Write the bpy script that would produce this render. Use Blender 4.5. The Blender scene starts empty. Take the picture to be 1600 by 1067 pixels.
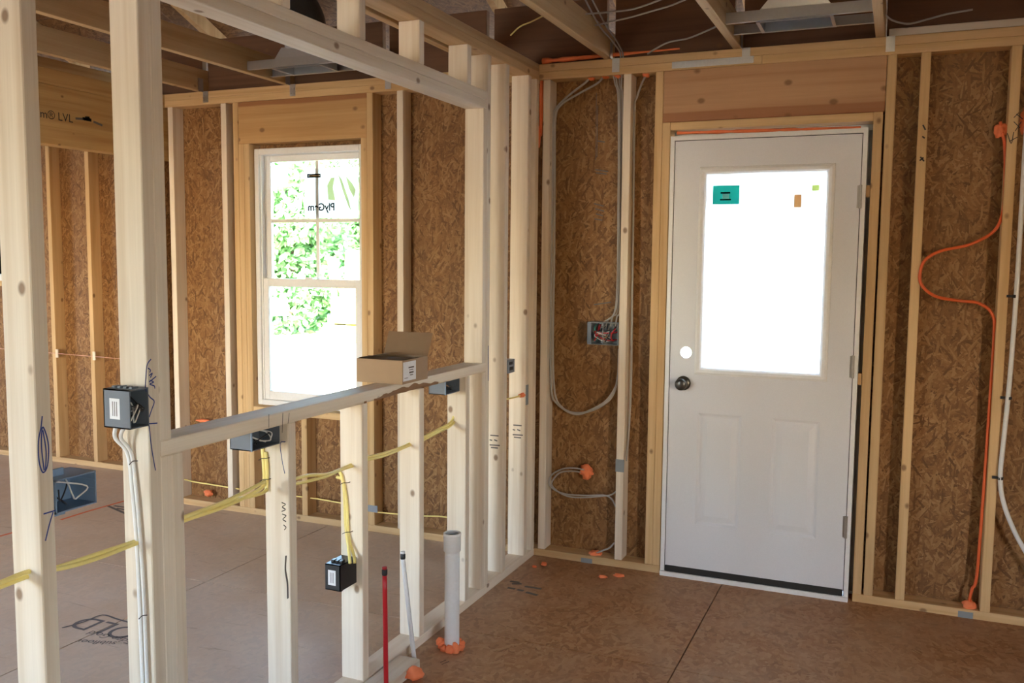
import bpy, bmesh, math, random
import numpy as np
from mathutils import Vector, Matrix, noise as mnoise
random.seed(7)
SC = bpy.context.scene
COL = SC.collection

# ------------------------------------------------------------------ camera
F, YAW, PITCH, ROLL = 1418.33, 0.40113, -0.090598, 0.0093
CAM = np.array([1.00298, -4.24371, 1.51809])
def cam_axes():
    cy, sy, cp, sp = math.cos(YAW), math.sin(YAW), math.cos(PITCH), math.sin(PITCH)
    fwd = np.array([-sy*cp, cy*cp, sp]); right = np.array([cy, sy, 0.]); up = np.cross(right, fwd)
    c, s = math.cos(ROLL), math.sin(ROLL)
    return c*right+s*up, -s*right+c*up, fwd
RGT, UPV, FWD = cam_axes()
def on(u, v, ax, val):
    """point where the sight line of a photo pixel meets the plane axis=val"""
    d = RGT*(u-800)/F - UPV*(v-533.5)/F + FWD
    return Vector(CAM + d*(val-CAM[ax])/d[ax])
cam = bpy.data.cameras.new('camera'); camo = bpy.data.objects.new('camera', cam); COL.objects.link(camo)
cam.sensor_width = 36; cam.lens = F/1600*36; cam.clip_start = .05; cam.clip_end = 300
M = Matrix.Identity(4)
for i in range(3):
    M[i][0], M[i][1], M[i][2], M[i][3] = RGT[i], UPV[i], -FWD[i], CAM[i]
camo.matrix_world = M
SC.camera = camo

# ------------------------------------------------------------------ light
W = bpy.data.worlds.new('sky'); SC.world = W; W.use_nodes = True
nt = W.node_tree; bg = nt.nodes['Background']
sky = nt.nodes.new('ShaderNodeTexSky'); sky.sky_type = 'NISHITA'; sky.sun_disc = False
sky.sun_elevation = math.radians(32); sky.sun_rotation = math.radians(155); sky.air_density = 1.0; sky.dust_density = 1.0; sky.ozone_density = 1.0
nt.links.new(sky.outputs[0], bg.inputs[0]); bg.inputs[1].default_value = .33
sun = bpy.data.lights.new('sun', 'SUN'); sun.energy = 2.2; sun.angle = .01; sun.color = (1, .97, .92)
so = bpy.data.objects.new('sun', sun); COL.objects.link(so)
so.rotation_euler = Vector((-.35, .75, -.52)).to_track_quat('-Z', 'Y').to_euler()
SC.view_settings.view_transform = 'Standard'; SC.view_settings.look = 'None'; SC.view_settings.gamma = 1
SC.view_settings.use_curve_mapping = False
SC.view_settings.exposure = 3.8
SC.cycles.max_bounces = 12; SC.cycles.diffuse_bounces = 6; SC.cycles.transparent_max_bounces = 12
SC.cycles.sample_clamp_indirect = 12; SC.cycles.caustics_reflective = False; SC.cycles.caustics_refractive = False
def portal(loc, rot, w, h):
    l = bpy.data.lights.new('window_portal', 'AREA'); l.shape = 'RECTANGLE'; l.size = w; l.size_y = h; l.cycles.is_portal = True
    o = bpy.data.objects.new('window_portal', l); COL.objects.link(o); o.location = loc; o.rotation_euler = rot
PI = math.pi
# back wall (+y) openings shine towards -y ; left wall towards +x ; front wall towards +y
portal((-2.065, .13, 1.39), (-PI/2, 0, 0), .75, 1.48)
portal((.435, .08, 1.46), (-PI/2, 0, 0), .6, .98)
portal((-5.7, .63, 1.72), (-PI/2, 0, 0), 1.12, .8)
LEFT_OPEN = [(-2.6, -1.4)]  # unseen opening, kept to let daylight in from the left
for a, b in LEFT_OPEN: portal((-7.62, (a+b)/2, 1.35), (0, -PI/2, 0), 1.5, b-a)
FRONT_OPEN = [(-3.0, -1.75, .6, 2.1)]  # unseen opening, placed and sized to throw sun and sky on the partition
RIGHT_OPEN = [(-5.5, -4.7)]  # unseen opening, added to brighten the right-hand stud faces
for a, b in RIGHT_OPEN: portal((3.82, (a+b)/2, 1.35), (0, PI/2, 0), 1.5, b-a)
for a, b, c, d in FRONT_OPEN: portal(((a+b)/2, -5.83, (c+d)/2), (PI/2, 0, 0), b-a, d-c)

# ------------------------------------------------------------------ materials
def mat(name):
    m = bpy.data.materials.new(name); m.use_nodes = True
    return m, m.node_tree, m.node_tree.nodes['Principled BSDF']
def N(t, kind, **kw):
    n = t.nodes.new(kind)
    for k, v in kw.items():
        if k.startswith('i_'): n.inputs[k[2:].replace('_', ' ')].default_value = v
        else: setattr(n, k, v)
    return n
def ramp(t, stops, fac=None):
    r = t.nodes.new('ShaderNodeValToRGB'); e = r.color_ramp.elements
    while len(e) < len(stops): e.new(.5)
    for i, (p, c) in enumerate(stops): e[i].position = p; e[i].color = (*c, 1) if len(c) == 3 else c
    if fac is not None: t.links.new(fac, r.inputs[0])
    return r
def math_(t, op, a, b=None):
    n = t.nodes.new('ShaderNodeMath'); n.operation = op
    for i, x in enumerate((a, b)):
        if x is None: continue
        if isinstance(x, (int, float)): n.inputs[i].default_value = x
        else: t.links.new(x, n.inputs[i])
    return n.outputs[0]
def mixc(t, fac, a, b, blend='MIX'):
    n = t.nodes.new('ShaderNodeMix'); n.data_type = 'RGBA'; n.blend_type = blend
    for s, x in ((0, fac), (6, a), (7, b)):
        if isinstance(x, (int, float)): n.inputs[s].default_value = x
        elif isinstance(x, tuple): n.inputs[s].default_value = (*x, 1)
        else: t.links.new(x, n.inputs[s])
    return n.outputs[2]
def plain(name, c, rough=.5, metal=0., spec=.5, bump=0, bscale=80):
    m, t, p = mat(name)
    p.inputs['Base Color'].default_value = (*c, 1); p.inputs['Roughness'].default_value = rough
    p.inputs['Metallic'].default_value = metal; p.inputs['Specular IOR Level'].default_value = spec
    tc = N(t, 'ShaderNodeTexCoord'); nz = N(t, 'ShaderNodeTexNoise', i_Scale=bscale, i_Detail=4.)
    t.links.new(tc.outputs['Object'], nz.inputs['Vector'])
    r = ramp(t, [(.3, tuple(x*.95 for x in c)), (.7, c)], nz.outputs[0]); t.links.new(r.outputs[0], p.inputs['Base Color'])
    if bump:
        b = N(t, 'ShaderNodeBump', i_Strength=bump, i_Distance=.002); t.links.new(nz.outputs[0], b.inputs['Height']); t.links.new(b.outputs[0], p.inputs['Normal'])
    return m
def wood(name, light, dark, knot=(.20, .10, .045), knots=.09, rnd=.16, band=None):
    m, t, p = mat(name); L = t.links
    tc = N(t, 'ShaderNodeTexCoord'); oi = N(t, 'ShaderNodeObjectInfo')
    off = N(t, 'ShaderNodeVectorMath', operation='SCALE'); off.inputs[0].default_value = (37.1, 17.3, 91.7); L.new(oi.outputs['Random'], off.inputs['Scale'])
    ad = N(t, 'ShaderNodeVectorMath', operation='ADD'); L.new(tc.outputs['Object'], ad.inputs[0]); L.new(off.outputs[0], ad.inputs[1])
    def stretched(s):
        v = N(t, 'ShaderNodeVectorMath', operation='MULTIPLY'); L.new(ad.outputs[0], v.inputs[0]); v.inputs[1].default_value = s; return v.outputs[0]
    n1 = N(t, 'ShaderNodeTexNoise', i_Scale=1., i_Detail=5., i_Distortion=.5); L.new(stretched((26, 26, .9)), n1.inputs['Vector'])
    n2 = N(t, 'ShaderNodeTexNoise', i_Scale=1., i_Detail=3.); L.new(stretched((190, 190, 5)), n2.inputs['Vector'])
    n3 = N(t, 'ShaderNodeTexNoise', i_Scale=1., i_Detail=2.); L.new(stretched((3, 3, 1.5)), n3.inputs['Vector'])
    c = ramp(t, [(.28, dark), (.5, tuple((a*.65+b*.35) for a, b in zip(light, dark))), (.72, light)], n1.outputs[0]).outputs[0]
    c = mixc(t, math_(t, 'MULTIPLY', n2.outputs[0], .35), c, tuple(x*.72 for x in dark))
    if band:      # heartwood strip along one edge of a wide board
        sx = N(t, 'ShaderNodeSeparateXYZ'); L.new(tc.outputs['Object'], sx.inputs[0])
        e = math_(t, 'ADD', math_(t, 'MULTIPLY', sx.outputs[0], band[0]), math_(t, 'MULTIPLY', n3.outputs[0], .03))
        g = N(t, 'ShaderNodeMapRange', i_From_Min=band[1], i_From_Max=band[1]+.008); g.clamp = True; L.new(e, g.inputs[0])
        c = mixc(t, math_(t, 'MULTIPLY', g.outputs[0], .75), c, (.30, .11, .045))
    vo = N(t, 'ShaderNodeTexVoronoi', i_Scale=1.); vo.feature = 'F1'; L.new(stretched((9, 9, 6.5)), vo.inputs['Vector'])
    kd = N(t, 'ShaderNodeMapRange', i_From_Min=knots*.7, i_From_Max=knots*1.35); kd.clamp = True; L.new(vo.outputs['Distance'], kd.inputs[0])
    kf = math_(t, 'SUBTRACT', 1., kd.outputs[0])
    c = mixc(t, math_(t, 'MULTIPLY', kf, .8), c, knot)
    hv = N(t, 'ShaderNodeHueSaturation'); L.new(c, hv.inputs['Color'])
    val = math_(t, 'ADD', math_(t, 'MULTIPLY', oi.outputs['Random'], rnd), 1-rnd*.6)
    val = math_(t, 'MULTIPLY', val, math_(t, 'ADD', math_(t, 'MULTIPLY', n3.outputs[0], .3), .85))
    L.new(val, hv.inputs['Value'])
    L.new(hv.outputs[0], p.inputs['Base Color']); p.inputs['Roughness'].default_value = .62; p.inputs['Specular IOR Level'].default_value = .3
    b = N(t, 'ShaderNodeBump', i_Strength=.25, i_Distance=.0015); L.new(n2.outputs[0], b.inputs['Height']); L.new(b.outputs[0], p.inputs['Normal'])
    return m
def osb(name, cols, ax, size=(19, 105), rough=.6, stain=None, mixdirt=0., spec=.3):
    """wood strand board: layered strand cells at several angles; ax = the two axes of the sheet"""
    m, t, p = mat(name); L = t.links
    tc = N(t, 'ShaderNodeTexCoord'); sp = N(t, 'ShaderNodeSeparateXYZ'); L.new(tc.outputs['Object'], sp.inputs[0])
    cb = N(t, 'ShaderNodeCombineXYZ'); L.new(sp.outputs[ax[0]], cb.inputs[0]); L.new(sp.outputs[ax[1]], cb.inputs[1])
    wn = N(t, 'ShaderNodeTexNoise', i_Scale=2.2, i_Detail=2.); L.new(cb.outputs[0], wn.inputs['Vector'])
    wv = N(t, 'ShaderNodeVectorMath', operation='SCALE'); wv.inputs['Scale'].default_value = .06; L.new(wn.outputs['Color'], wv.inputs[0])
    wa = N(t, 'ShaderNodeVectorMath', operation='ADD'); L.new(cb.outputs[0], wa.inputs[0]); L.new(wv.outputs[0], wa.inputs[1])
    best = None; colr = None
    for k, ang in enumerate((4, 38, -33, 68, -70)):
        mp = N(t, 'ShaderNodeMapping'); mp.vector_type = 'TEXTURE'; mp.inputs['Rotation'].default_value = (0, 0, math.radians(ang)); mp.inputs['Location'].default_value = (k*3.7, k*1.9, 0)
        mp.inputs['Scale'].default_value = (1/size[0], 1/size[1], 1); L.new(wa.outputs[0], mp.inputs['Vector'])
        vo = N(t, 'ShaderNodeTexVoronoi', i_Scale=1., i_Randomness=1.); vo.voronoi_dimensions = '2D'; L.new(mp.outputs[0], vo.inputs['Vector'])
        sc = N(t, 'ShaderNodeSeparateColor'); L.new(vo.outputs['Color'], sc.inputs[0])
        h = math_(t, 'SUBTRACT', math_(t, 'MULTIPLY', sc.outputs[0], (1.0, .93, .93, .8, .8)[k]), math_(t, 'MULTIPLY', vo.outputs['Distance'], .35))
        if best is None: best, colr = h, sc.outputs[1]
        else:
            g = math_(t, 'GREATER_THAN', h, best)
            mf = N(t, 'ShaderNodeMix'); L.new(g, mf.inputs[0]); L.new(colr, mf.inputs[2]); L.new(sc.outputs[1], mf.inputs[3]); colr = mf.outputs[0]
            best = math_(t, 'MAXIMUM', best, h)
    gr = N(t, 'ShaderNodeTexNoise', i_Scale=1., i_Detail=4.); gm = N(t, 'ShaderNodeMapping'); gm.inputs['Scale'].default_value = (160, 18, 1); L.new(wa.outputs[0], gm.inputs['Vector']); L.new(gm.outputs[0], gr.inputs['Vector'])
    fac = math_(t, 'ADD', math_(t, 'MULTIPLY', colr, .75), math_(t, 'MULTIPLY', gr.outputs[0], .28))
    c = ramp(t, [(.05, cols[0]), (.35, cols[1]), (.65, cols[2]), (.97, cols[3])], fac).outputs[0]
    big = N(t, 'ShaderNodeTexNoise', i_Scale=1.4, i_Detail=4.); L.new(cb.outputs[0], big.inputs['Vector'])
    c = mixc(t, math_(t, 'MULTIPLY', big.outputs[0], .6), c, cols[1])
    if mixdirt:
        d1 = N(t, 'ShaderNodeTexNoise', i_Scale=2.6, i_Detail=6., i_Roughness=.65); L.new(cb.outputs[0], d1.inputs['Vector'])
        df = ramp(t, [(.42, (0, 0, 0)), (.68, (1, 1, 1))], d1.outputs[0]).outputs[0]
        nk = N(t, 'ShaderNodeMapRange', i_From_Min=-.45, i_From_Max=-1.0); nk.clamp = True; L.new(sp.outputs[0], nk.inputs[0])      # paler nook side: window glare painted into the colour, with some dust
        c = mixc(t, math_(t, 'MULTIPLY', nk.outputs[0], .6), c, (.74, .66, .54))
        c = mixc(t, math_(t, 'MULTIPLY', df, mixdirt), c, stain)
        sm = N(t, 'ShaderNodeMapping'); sm.inputs['Scale'].default_value = (4, 26, 1); sm.inputs['Rotation'].default_value = (0, 0, .5); L.new(wa.outputs[0], sm.inputs['Vector'])
        s1 = N(t, 'ShaderNodeTexNoise', i_Scale=1., i_Detail=5., i_Roughness=.7, i_Distortion=.6); L.new(sm.outputs[0], s1.inputs['Vector'])
        sf = ramp(t, [(.60, (0, 0, 0)), (.74, (1, 1, 1))], s1.outputs[0]).outputs[0]
        c = mixc(t, math_(t, 'MULTIPLY', sf, .45), c, tuple(x*.45 for x in cols[1]))
    L.new(c, p.inputs['Base Color']); p.inputs['Roughness'].default_value = rough; p.inputs['Specular IOR Level'].default_value = spec
    b = N(t, 'ShaderNodeBump', i_Strength=.35, i_Distance=.002); L.new(math_(t, 'ADD', best, math_(t, 'MULTIPLY', gr.outputs[0], .3)), b.inputs['Height']); L.new(b.outputs[0], p.inputs['Normal'])
    return m
MT = {}
MT['stud'] = wood('stud_pine', (.88, .79, .66), (.70, .57, .42))
MT['plate'] = wood('plate_pine', (.74, .52, .28), (.54, .33, .14))
MT['header'] = wood('header_pine', (.60, .36, .20), (.46, .25, .12), knots=.11, band=(1, .085))
MT['header2'] = wood('window_header_pine', (.62, .38, .17), (.46, .25, .09), knots=.11, band=(-1, .10))
MT['joist'] = wood('joist_pine', (.66, .46, .25), (.47, .29, .13))
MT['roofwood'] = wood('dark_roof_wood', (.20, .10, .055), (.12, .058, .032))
MT['laminate'] = wood('laminated_veneer', (.66, .42, .17), (.44, .24, .08), knots=.06)
OC = [(.07, .030, .011), (.205, .098, .036), (.30, .155, .058), (.44, .26, .115)]
MT['osb_xz'] = osb('strand_board_xz', OC, (2, 0))
MT['osb_yz'] = osb('strand_board_yz', OC, (2, 1))
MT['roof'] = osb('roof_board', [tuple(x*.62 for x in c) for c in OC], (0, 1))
FC = [(.20, .085, .032), (.34, .155, .062), (.42, .21, .095), (.50, .30, .15)]
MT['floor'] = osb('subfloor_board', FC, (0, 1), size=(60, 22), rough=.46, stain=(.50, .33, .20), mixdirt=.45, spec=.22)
MT['door'] = plain('door_paint', (.74, .74, .77), .38, bscale=300)
MT['vinyl'] = plain('white_vinyl', (.82, .81, .80), .35)
MT['white'] = plain('white_plastic', (.80, .80, .80), .35)
MT['whitecable'] = plain('white_cable', (.78, .77, .75), .4)
MT['greycable'] = plain('grey_cable', (.40, .37, .34), .45)
MT['yellow'] = plain('yellow_cable', (.93, .78, .28), .45)
MT['orange'] = plain('orange_cable', (.78, .13, .03), .45)
MT['red'] = plain('red_pex', (.52, .012, .02), .35)
MT['black'] = plain('black_plastic', (.018, .018, .02), .4)
MT['bluebox'] = plain('blue_grey_plastic', (.13, .155, .19), .45)
MT['bluepale'] = plain('pale_blue_plastic', (.20, .29, .42), .45)
MT['greybox'] = plain('grey_plastic', (.25, .28, .30), .5)
MT['card'] = plain('cardboard', (.38, .25, .145), .8, bscale=30)
MT['paper'] = plain('paper_label', (.80, .80, .82), .7)
MT['steel'] = plain('galvanised_steel', (.62, .64, .66), .32, .9, bump=.2, bscale=60)
MT['foil'] = plain('foil_wrap', (.72, .72, .72), .3, .8, bump=.9, bscale=45)
MT['duct'] = plain('black_duct_jacket', (.012, .012, .013), .35, bump=.8, bscale=40)
MT['foam'] = plain('orange_foam', (.92, .24, .09), .7, bump=.5, bscale=90)
MT['pewter'] = plain('dark_pewter', (.11, .105, .095), .33, .85)
MT['brass'] = plain('hinge_metal', (.45, .42, .38), .35, .9)
MT['rubber'] = plain('door_sweep_rubber', (.018, .015, .013), .6)
MT['ink'] = plain('black_ink', (.03, .025, .022), .8)
MT['greyink'] = plain('grey_stamp_ink', (.14, .12, .11), .8)
MT['blueink'] = plain('blue_ink', (.03, .05, .22), .8)
MT['redchalk'] = plain('red_chalk', (.70, .17, .07), .9)
MT['teal'] = plain('teal_sticker', (.05, .42, .36), .6)
MT['lime'] = plain('lime_ink', (.45, .55, .05), .6)
MT['tan'] = plain('tan_ink', (.40, .22, .10), .6)
MT['string'] = plain('pink_string', (.70, .40, .32), .7)
MT['leaf'] = plain('leaf_green', (.17, .36, .12), .6, bscale=2)
MT['barkedge'] = plain('sill_bark', (.30, .17, .09), .9, bump=.8, bscale=60)
MT['bark'] = plain('bark', (.16, .11, .07), .9)
MT['grass'] = plain('pale_dry_ground', (.62, .55, .42), .9, bscale=.6)
MT['lawn'] = plain('pale_grass', (.38, .42, .20), .9, bscale=1.2)
MT['machine'] = plain('pale_yellow_paint', (.70, .55, .18), .5)
def glass():
    m = bpy.data.materials.new('window_glass'); m.use_nodes = True; t = m.node_tree; t.nodes.clear()
    o = N(t, 'ShaderNodeOutputMaterial'); a = N(t, 'ShaderNodeBsdfTransparent'); a.inputs[0].default_value = (.93, .96, .95, 1)
    g = N(t, 'ShaderNodeBsdfGlossy'); g.inputs['Roughness'].default_value = .02; fr = N(t, 'ShaderNodeFresnel'); fr.inputs[0].default_value = 1.45
    mx = N(t, 'ShaderNodeMixShader'); t.links.new(fr.outputs[0], mx.inputs[0]); t.links.new(a.outputs[0], mx.inputs[1]); t.links.new(g.outputs[0], mx.inputs[2]); t.links.new(mx.outputs[0], o.inputs[0])
    return m
def translucent(name, c, share=.85):
    m = bpy.data.materials.new(name); m.use_nodes = True; t = m.node_tree; t.nodes.clear()
    o = N(t, 'ShaderNodeOutputMaterial'); a = N(t, 'ShaderNodeBsdfTranslucent'); a.inputs[0].default_value = (*c, 1)
    d = N(t, 'ShaderNodeBsdfDiffuse'); d.inputs[0].default_value = (*c, 1)
    nz = N(t, 'ShaderNodeTexNoise', i_Scale=6.); tc = N(t, 'ShaderNodeTexCoord'); t.links.new(tc.outputs['Object'], nz.inputs['Vector'])
    r = ramp(t, [(.3, tuple(x*.95 for x in c)), (.7, c)], nz.outputs[0]); t.links.new(r.outputs[0], a.inputs[0])
    mx = N(t, 'ShaderNodeMixShader'); mx.inputs[0].default_value = 1-share; t.links.new(a.outputs[0], mx.inputs[1]); t.links.new(d.outputs[0], mx.inputs[2]); t.links.new(mx.outputs[0], o.inputs[0])
    return m
MT['glass'] = glass()
MT['film'] = translucent('white_film', (.93, .93, .93))
MT['sticker'] = translucent('sticker_paper', (.80, .80, .78), .85)
MT['tealfilm'] = translucent('teal_sticker_film', (.06, .33, .28), .8)
MT['limefilm'] = translucent('lime_sticker_film', (.42, .45, .20), .8)
MT['tanfilm'] = translucent('tan_sticker_film', (.50, .33, .18), .7)
MT['inkfilm'] = translucent('dark_sticker_ink', (.006, .005, .004), .5)

# ------------------------------------------------------------------ builders
def link(name, me, m, parent):
    o = bpy.data.objects.new(name, me); COL.objects.link(o)
    if m: 
        me.materials.clear(); me.materials.append(MT[m])
    if parent is not None:
        o.parent = parent
    return o
def matrix_of(p):
    m_ = Matrix.Identity(4)
    while p is not None: m_ = p.matrix_parent_inverse @ Matrix.LocRotScale(p.location, p.rotation_euler, None) @ m_; p = p.parent
    return m_
def world_of(p):
    v = Vector((0, 0, 0))
    while p is not None: v += p.location; p = p.parent
    return v
def obj(name, bm, m, parent=None, smooth=False, at=None):
    """bm holds world coordinates; the object's origin goes to `at` or stays at the world origin"""
    at = Vector(at) if at is not None else Vector((0, 0, 0))
    for v in bm.verts: v.co -= at
    bmesh.ops.recalc_face_normals(bm, faces=bm.faces)
    me = bpy.data.meshes.new(name); bm.to_mesh(me); bm.free()
    if smooth:
        for p in me.polygons: p.use_smooth = True
    o = link(name, me, m, parent); o.location = at
    if parent is not None: o.matrix_parent_inverse = matrix_of(parent).inverted()
    return o
def tag(o, label=None, cat=None, group=None, kind=None):
    for k, v in (('label', label), ('category', cat), ('group', group), ('kind', kind)):
        if v: o[k] = v
    return o
def empty(name, loc=(0, 0, 0), parent=None):
    o = bpy.data.objects.new(name, None); COL.objects.link(o); o.empty_display_size = .1; o.location = loc
    if parent is not None: o.parent = parent
    return o
def box(bm, x0, x1, y0, y1, z0, z1):
    vs = [bm.verts.new((x, y, z)) for x in (x0, x1) for y in (y0, y1) for z in (z0, z1)]
    for f in ((0, 1, 3, 2), (4, 6, 7, 5), (0, 4, 5, 1), (2, 3, 7, 6), (0, 2, 6, 4), (1, 5, 7, 3)): bm.faces.new([vs[i] for i in f])
    return vs
def boxes(name, m, parent, *bs, **kw):
    bm = bmesh.new()
    for b in bs: box(bm, *b)
    if kw.get('bevel'): bmesh.ops.bevel(bm, geom=bm.edges[:], offset=kw['bevel'], segments=kw.get('seg', 1), affect='EDGES')
    b = bs[0]
    return obj(name, bm, m, parent, at=((b[0]+b[1])/2, (b[2]+b[3])/2, min(b[4], b[5])))
def lumber(name, m, parent, x0, x1, y0, y1, z0, z1, bev=.0025):
    """a board with rounded arrises whose grain follows its length (local Z)"""
    d = (x1-x0, y1-y0, z1-z0); a = d.index(max(d))
    dims = {0: (d[2], d[1], d[0]), 1: (d[0], d[2], d[1]), 2: d}[a]
    bm = bmesh.new(); box(bm, *[s*h for h in dims for s in (-.5, .5)])
    bmesh.ops.bevel(bm, geom=bm.edges[:], offset=bev, segments=1, affect='EDGES')
    bmesh.ops.recalc_face_normals(bm, faces=bm.faces)
    me = bpy.data.meshes.new(name); bm.to_mesh(me); bm.free()
    o = link(name, me, m, parent)
    o.rotation_euler = {0: (0, PI/2, 0), 1: (-PI/2, 0, 0), 2: (0, 0, 0)}[a]
    o.location = Vector(((x0+x1)/2, (y0+y1)/2, (z0+z1)/2)) - world_of(parent)
    return o
def smoothline(pts, n=8):
    P = [Vector(p) for p in pts]
    if len(P) < 3: return P
    P = [P[0]*2-P[1]] + P + [P[-1]*2-P[-2]]; out = []
    for i in range(1, len(P)-2):
        a, b, c, d = P[i-1:i+3]
        for k in range(n):
            t = k/n; out.append(.5*((2*b)+(c-a)*t+(2*a-5*b+4*c-d)*t*t+(3*b-a-3*c+d)*t**3))
    return out + [P[-2]]
def tube(bm, pts, r, n=8, sub=8, squash=1.):
    L = smoothline(pts, sub); rings = []; up = None
    for i, p in enumerate(L):
        d = (L[min(i+1, len(L)-1)] - L[max(i-1, 0)])
        d = d.normalized() if d.length > 1e-9 else Vector((0, 0, 1))
        if up is None: up = d.orthogonal().normalized()
        up = (up - d*up.dot(d)).normalized(); s = d.cross(up)
        rings.append([bm.verts.new(p + r*(math.cos(2*PI*k/n)*up + squash*math.sin(2*PI*k/n)*s)) for k in range(n)])
    for a, b in zip(rings, rings[1:]):
        for k in range(n): bm.faces.new((a[k], a[(k+1) % n], b[(k+1) % n], b[k]))
    bm.faces.new(rings[0][::-1]); bm.faces.new(rings[-1])
def cable(name, m, label, *lines, r=.0055, cat='cable', group=None, parent=None, squash=1.):
    o = None
    bm = bmesh.new()
    for l in lines: tube(bm, l, r, squash=squash)
    o = obj(name, bm, m, parent, True, at=lines[0][0])
    if label: tag(o, label, cat, group)
    return o
def lathe(bm, c, prof, n=28, axis=2):
    c = Vector(c); rings = []
    for r, h in prof:
        ring = []
        for k in range(n):
            a = 2*PI*k/n; v = [r*math.cos(a), r*math.sin(a)]; v.insert(axis, h); ring.append(bm.verts.new(c+Vector(v)))
        rings.append(ring)
    for a, b in zip(rings, rings[1:]):
        for k in range(n): bm.faces.new((a[k], a[(k+1) % n], b[(k+1) % n], b[k]))
    return rings
def capped(bm, rings):
    bm.faces.new(rings[0][::-1]); bm.faces.new(rings[-1])
def blob(name, parent, c, s, seed=0, m='foam', rough=.45):
    """lumpy sprayed foam"""
    bm = bmesh.new(); bmesh.ops.create_icosphere(bm, subdivisions=3, radius=1)
    for v in bm.verts:
        k = 1 + rough*mnoise.noise(v.co*1.6+Vector((seed*3.1, seed, 0))) + rough*.6*mnoise.noise(v.co*4+Vector((seed, 0, seed*2)))
        v.co = Vector((v.co.x*s[0]*k, v.co.y*s[1]*k, v.co.z*s[2]*k)) + Vector(c)
    return obj(name, bm, m, parent, True, at=c)
def ribbon(name, m, parent, lines, ax, val, w=.002, lift=.0008, px=True):
    """flat ink strokes lying on the plane axis=val; lines in photo pixels"""
    bm = bmesh.new(); nrm = Vector((0, 0, 0)); nrm[ax] = 1
    sgn = 1 if CAM[ax] > val else -1
    for l in lines:
        P = [on(u, v, ax, val+sgn*lift) for u, v in l] if px else [Vector(q)+nrm*sgn*lift for q in l]
        P = smoothline(P, 5); prev = None
        for i, p in enumerate(P):
            d = P[min(i+1, len(P)-1)]-P[max(i-1, 0)]
            if d.length < 1e-9: continue
            s = d.cross(nrm).normalized()*w/2
            cur = (bm.verts.new(p+s), bm.verts.new(p-s))
            if prev: bm.faces.new((prev[0], prev[1], cur[1], cur[0]))
            prev = cur
    c = sum((v.co for v in bm.verts), Vector())/len(bm.verts)
    return obj(name, bm, m, parent, at=c)
def text(name, body, m, parent, size, mtx, bold=0.):
    cu = bpy.data.curves.new('t', 'FONT'); cu.body = body; cu.size = size; cu.offset = bold; cu.align_x = 'CENTER'; cu.align_y = 'CENTER'
    o = bpy.data.objects.new('t', cu); COL.objects.link(o)
    dg = bpy.context.evaluated_depsgraph_get(); me = bpy.data.meshes.new_from_object(o.evaluated_get(dg))
    bpy.data.objects.remove(o)
    bm = bmesh.new(); bm.from_mesh(me); bm.transform(mtx)
    r = obj(name, bm, m, parent, at=mtx.translation)
    return r
def frame_m(loc, xdir, ydir):
    x = Vector(xdir).normalized(); y = Vector(ydir); y = (y-x*y.dot(x)).normalized(); z = x.cross(y)
    m_ = Matrix.Identity(4)
    for i in range(3): m_[i][0], m_[i][1], m_[i][2], m_[i][3] = x[i], y[i], z[i], loc[i]
    return m_

# ------------------------------------------------------------------ setting: floor
XL, XR, YF = -7.6, 3.8, -5.8
H, T = 2.394, 2.470            # underside and top of the double top plate
LY = .5                        # inner stud face of the bumped-out wall on the far left
floor = tag(empty('floor'), 'brown wood strand subfloor of large sheets with dark seams', kind='structure')
seams_x = [XL, -6.80, -4.36, -1.92, .30, 2.74, XR]
rows = [YF, -4.66, -3.44, -2.22, -1.00, .70]
gap = .0025
PANEL = {}
for j, (a, b) in enumerate(zip(rows, rows[1:])):
    xs = seams_x if j % 2 == 0 or j >= 3 else [XL]+[s+1.2 for s in seams_x[:-2]]+[XR]
    for i, (c, d) in enumerate(zip(xs, xs[1:])):
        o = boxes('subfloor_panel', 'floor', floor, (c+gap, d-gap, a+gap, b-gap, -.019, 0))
        o.data.transform(Matrix.Translation(o.location)); o.location = (0, 0, 0)
        PANEL[(j, i)] = o
boxes('floor_joist_deck', 'roof', floor, (XL, XR, YF, .7, -.30, -.022))

# ------------------------------------------------------------------ setting: back wall with window and door
wb = tag(empty('wall_back'), 'exterior stud wall sheathed in strand board with window and door', kind='structure')
S = .038; D = .089
for x in (-3.03, -2.635, -1.469, -1.05, -.643, -.235, 1.05, 1.384, 1.79, 2.196, 2.6, 3.0, 3.4):
    lumber('stud', 'stud' if x < 1 else 'plate', wb, x, x+S, 0, D, S, H)
studs = {}
for nm, x, z0, z1 in (('king_stud', -2.549, S, H), ('jack_stud', -2.511, S, 2.159), ('jack_stud', -2.473, S, 2.159), ('jack_stud', -1.692, S, 2.159), ('king_stud', -1.654, S, H),
                      ('king_stud', -.081, S, H), ('jack_stud', -.043, S, 2.159), ('jack_stud', .874, S, 2.159), ('king_stud', .920, S, H)):
    lumber(nm, 'plate', wb, x, x+S-.0005, 0, D, z0, z1)
lumber('bottom_plate', 'plate', wb, -3.1, -.005, 0, D, 0, S); lumber('bottom_plate', 'plate', wb, .874, XR-.1, 0, D, 0, S)
lumber('top_plate', 'plate', wb, -3.1, .40, 0, D, H, H+S); lumber('top_plate', 'plate', wb, .401, XR-.1, 0, D, H, H+S)
lumber('top_plate', 'plate', wb, -3.1, -1.2, 0, D, H+S, T); lumber('top_plate', 'plate', wb, -1.199, XR-.1, 0, D, H+S, T)
lumber('window_header', 'header2', wb, -2.511, -1.654, .002, .04, 2.159, H); lumber('window_header', 'header2', wb, -2.511, -1.654, .05, .088, 2.159, H)
lumber('door_header', 'header', wb, -.043, .918, .002, .04, 2.159, H); lumber('door_header', 'header', wb, -.043, .918, .05, .088, 2.159, H)
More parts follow.
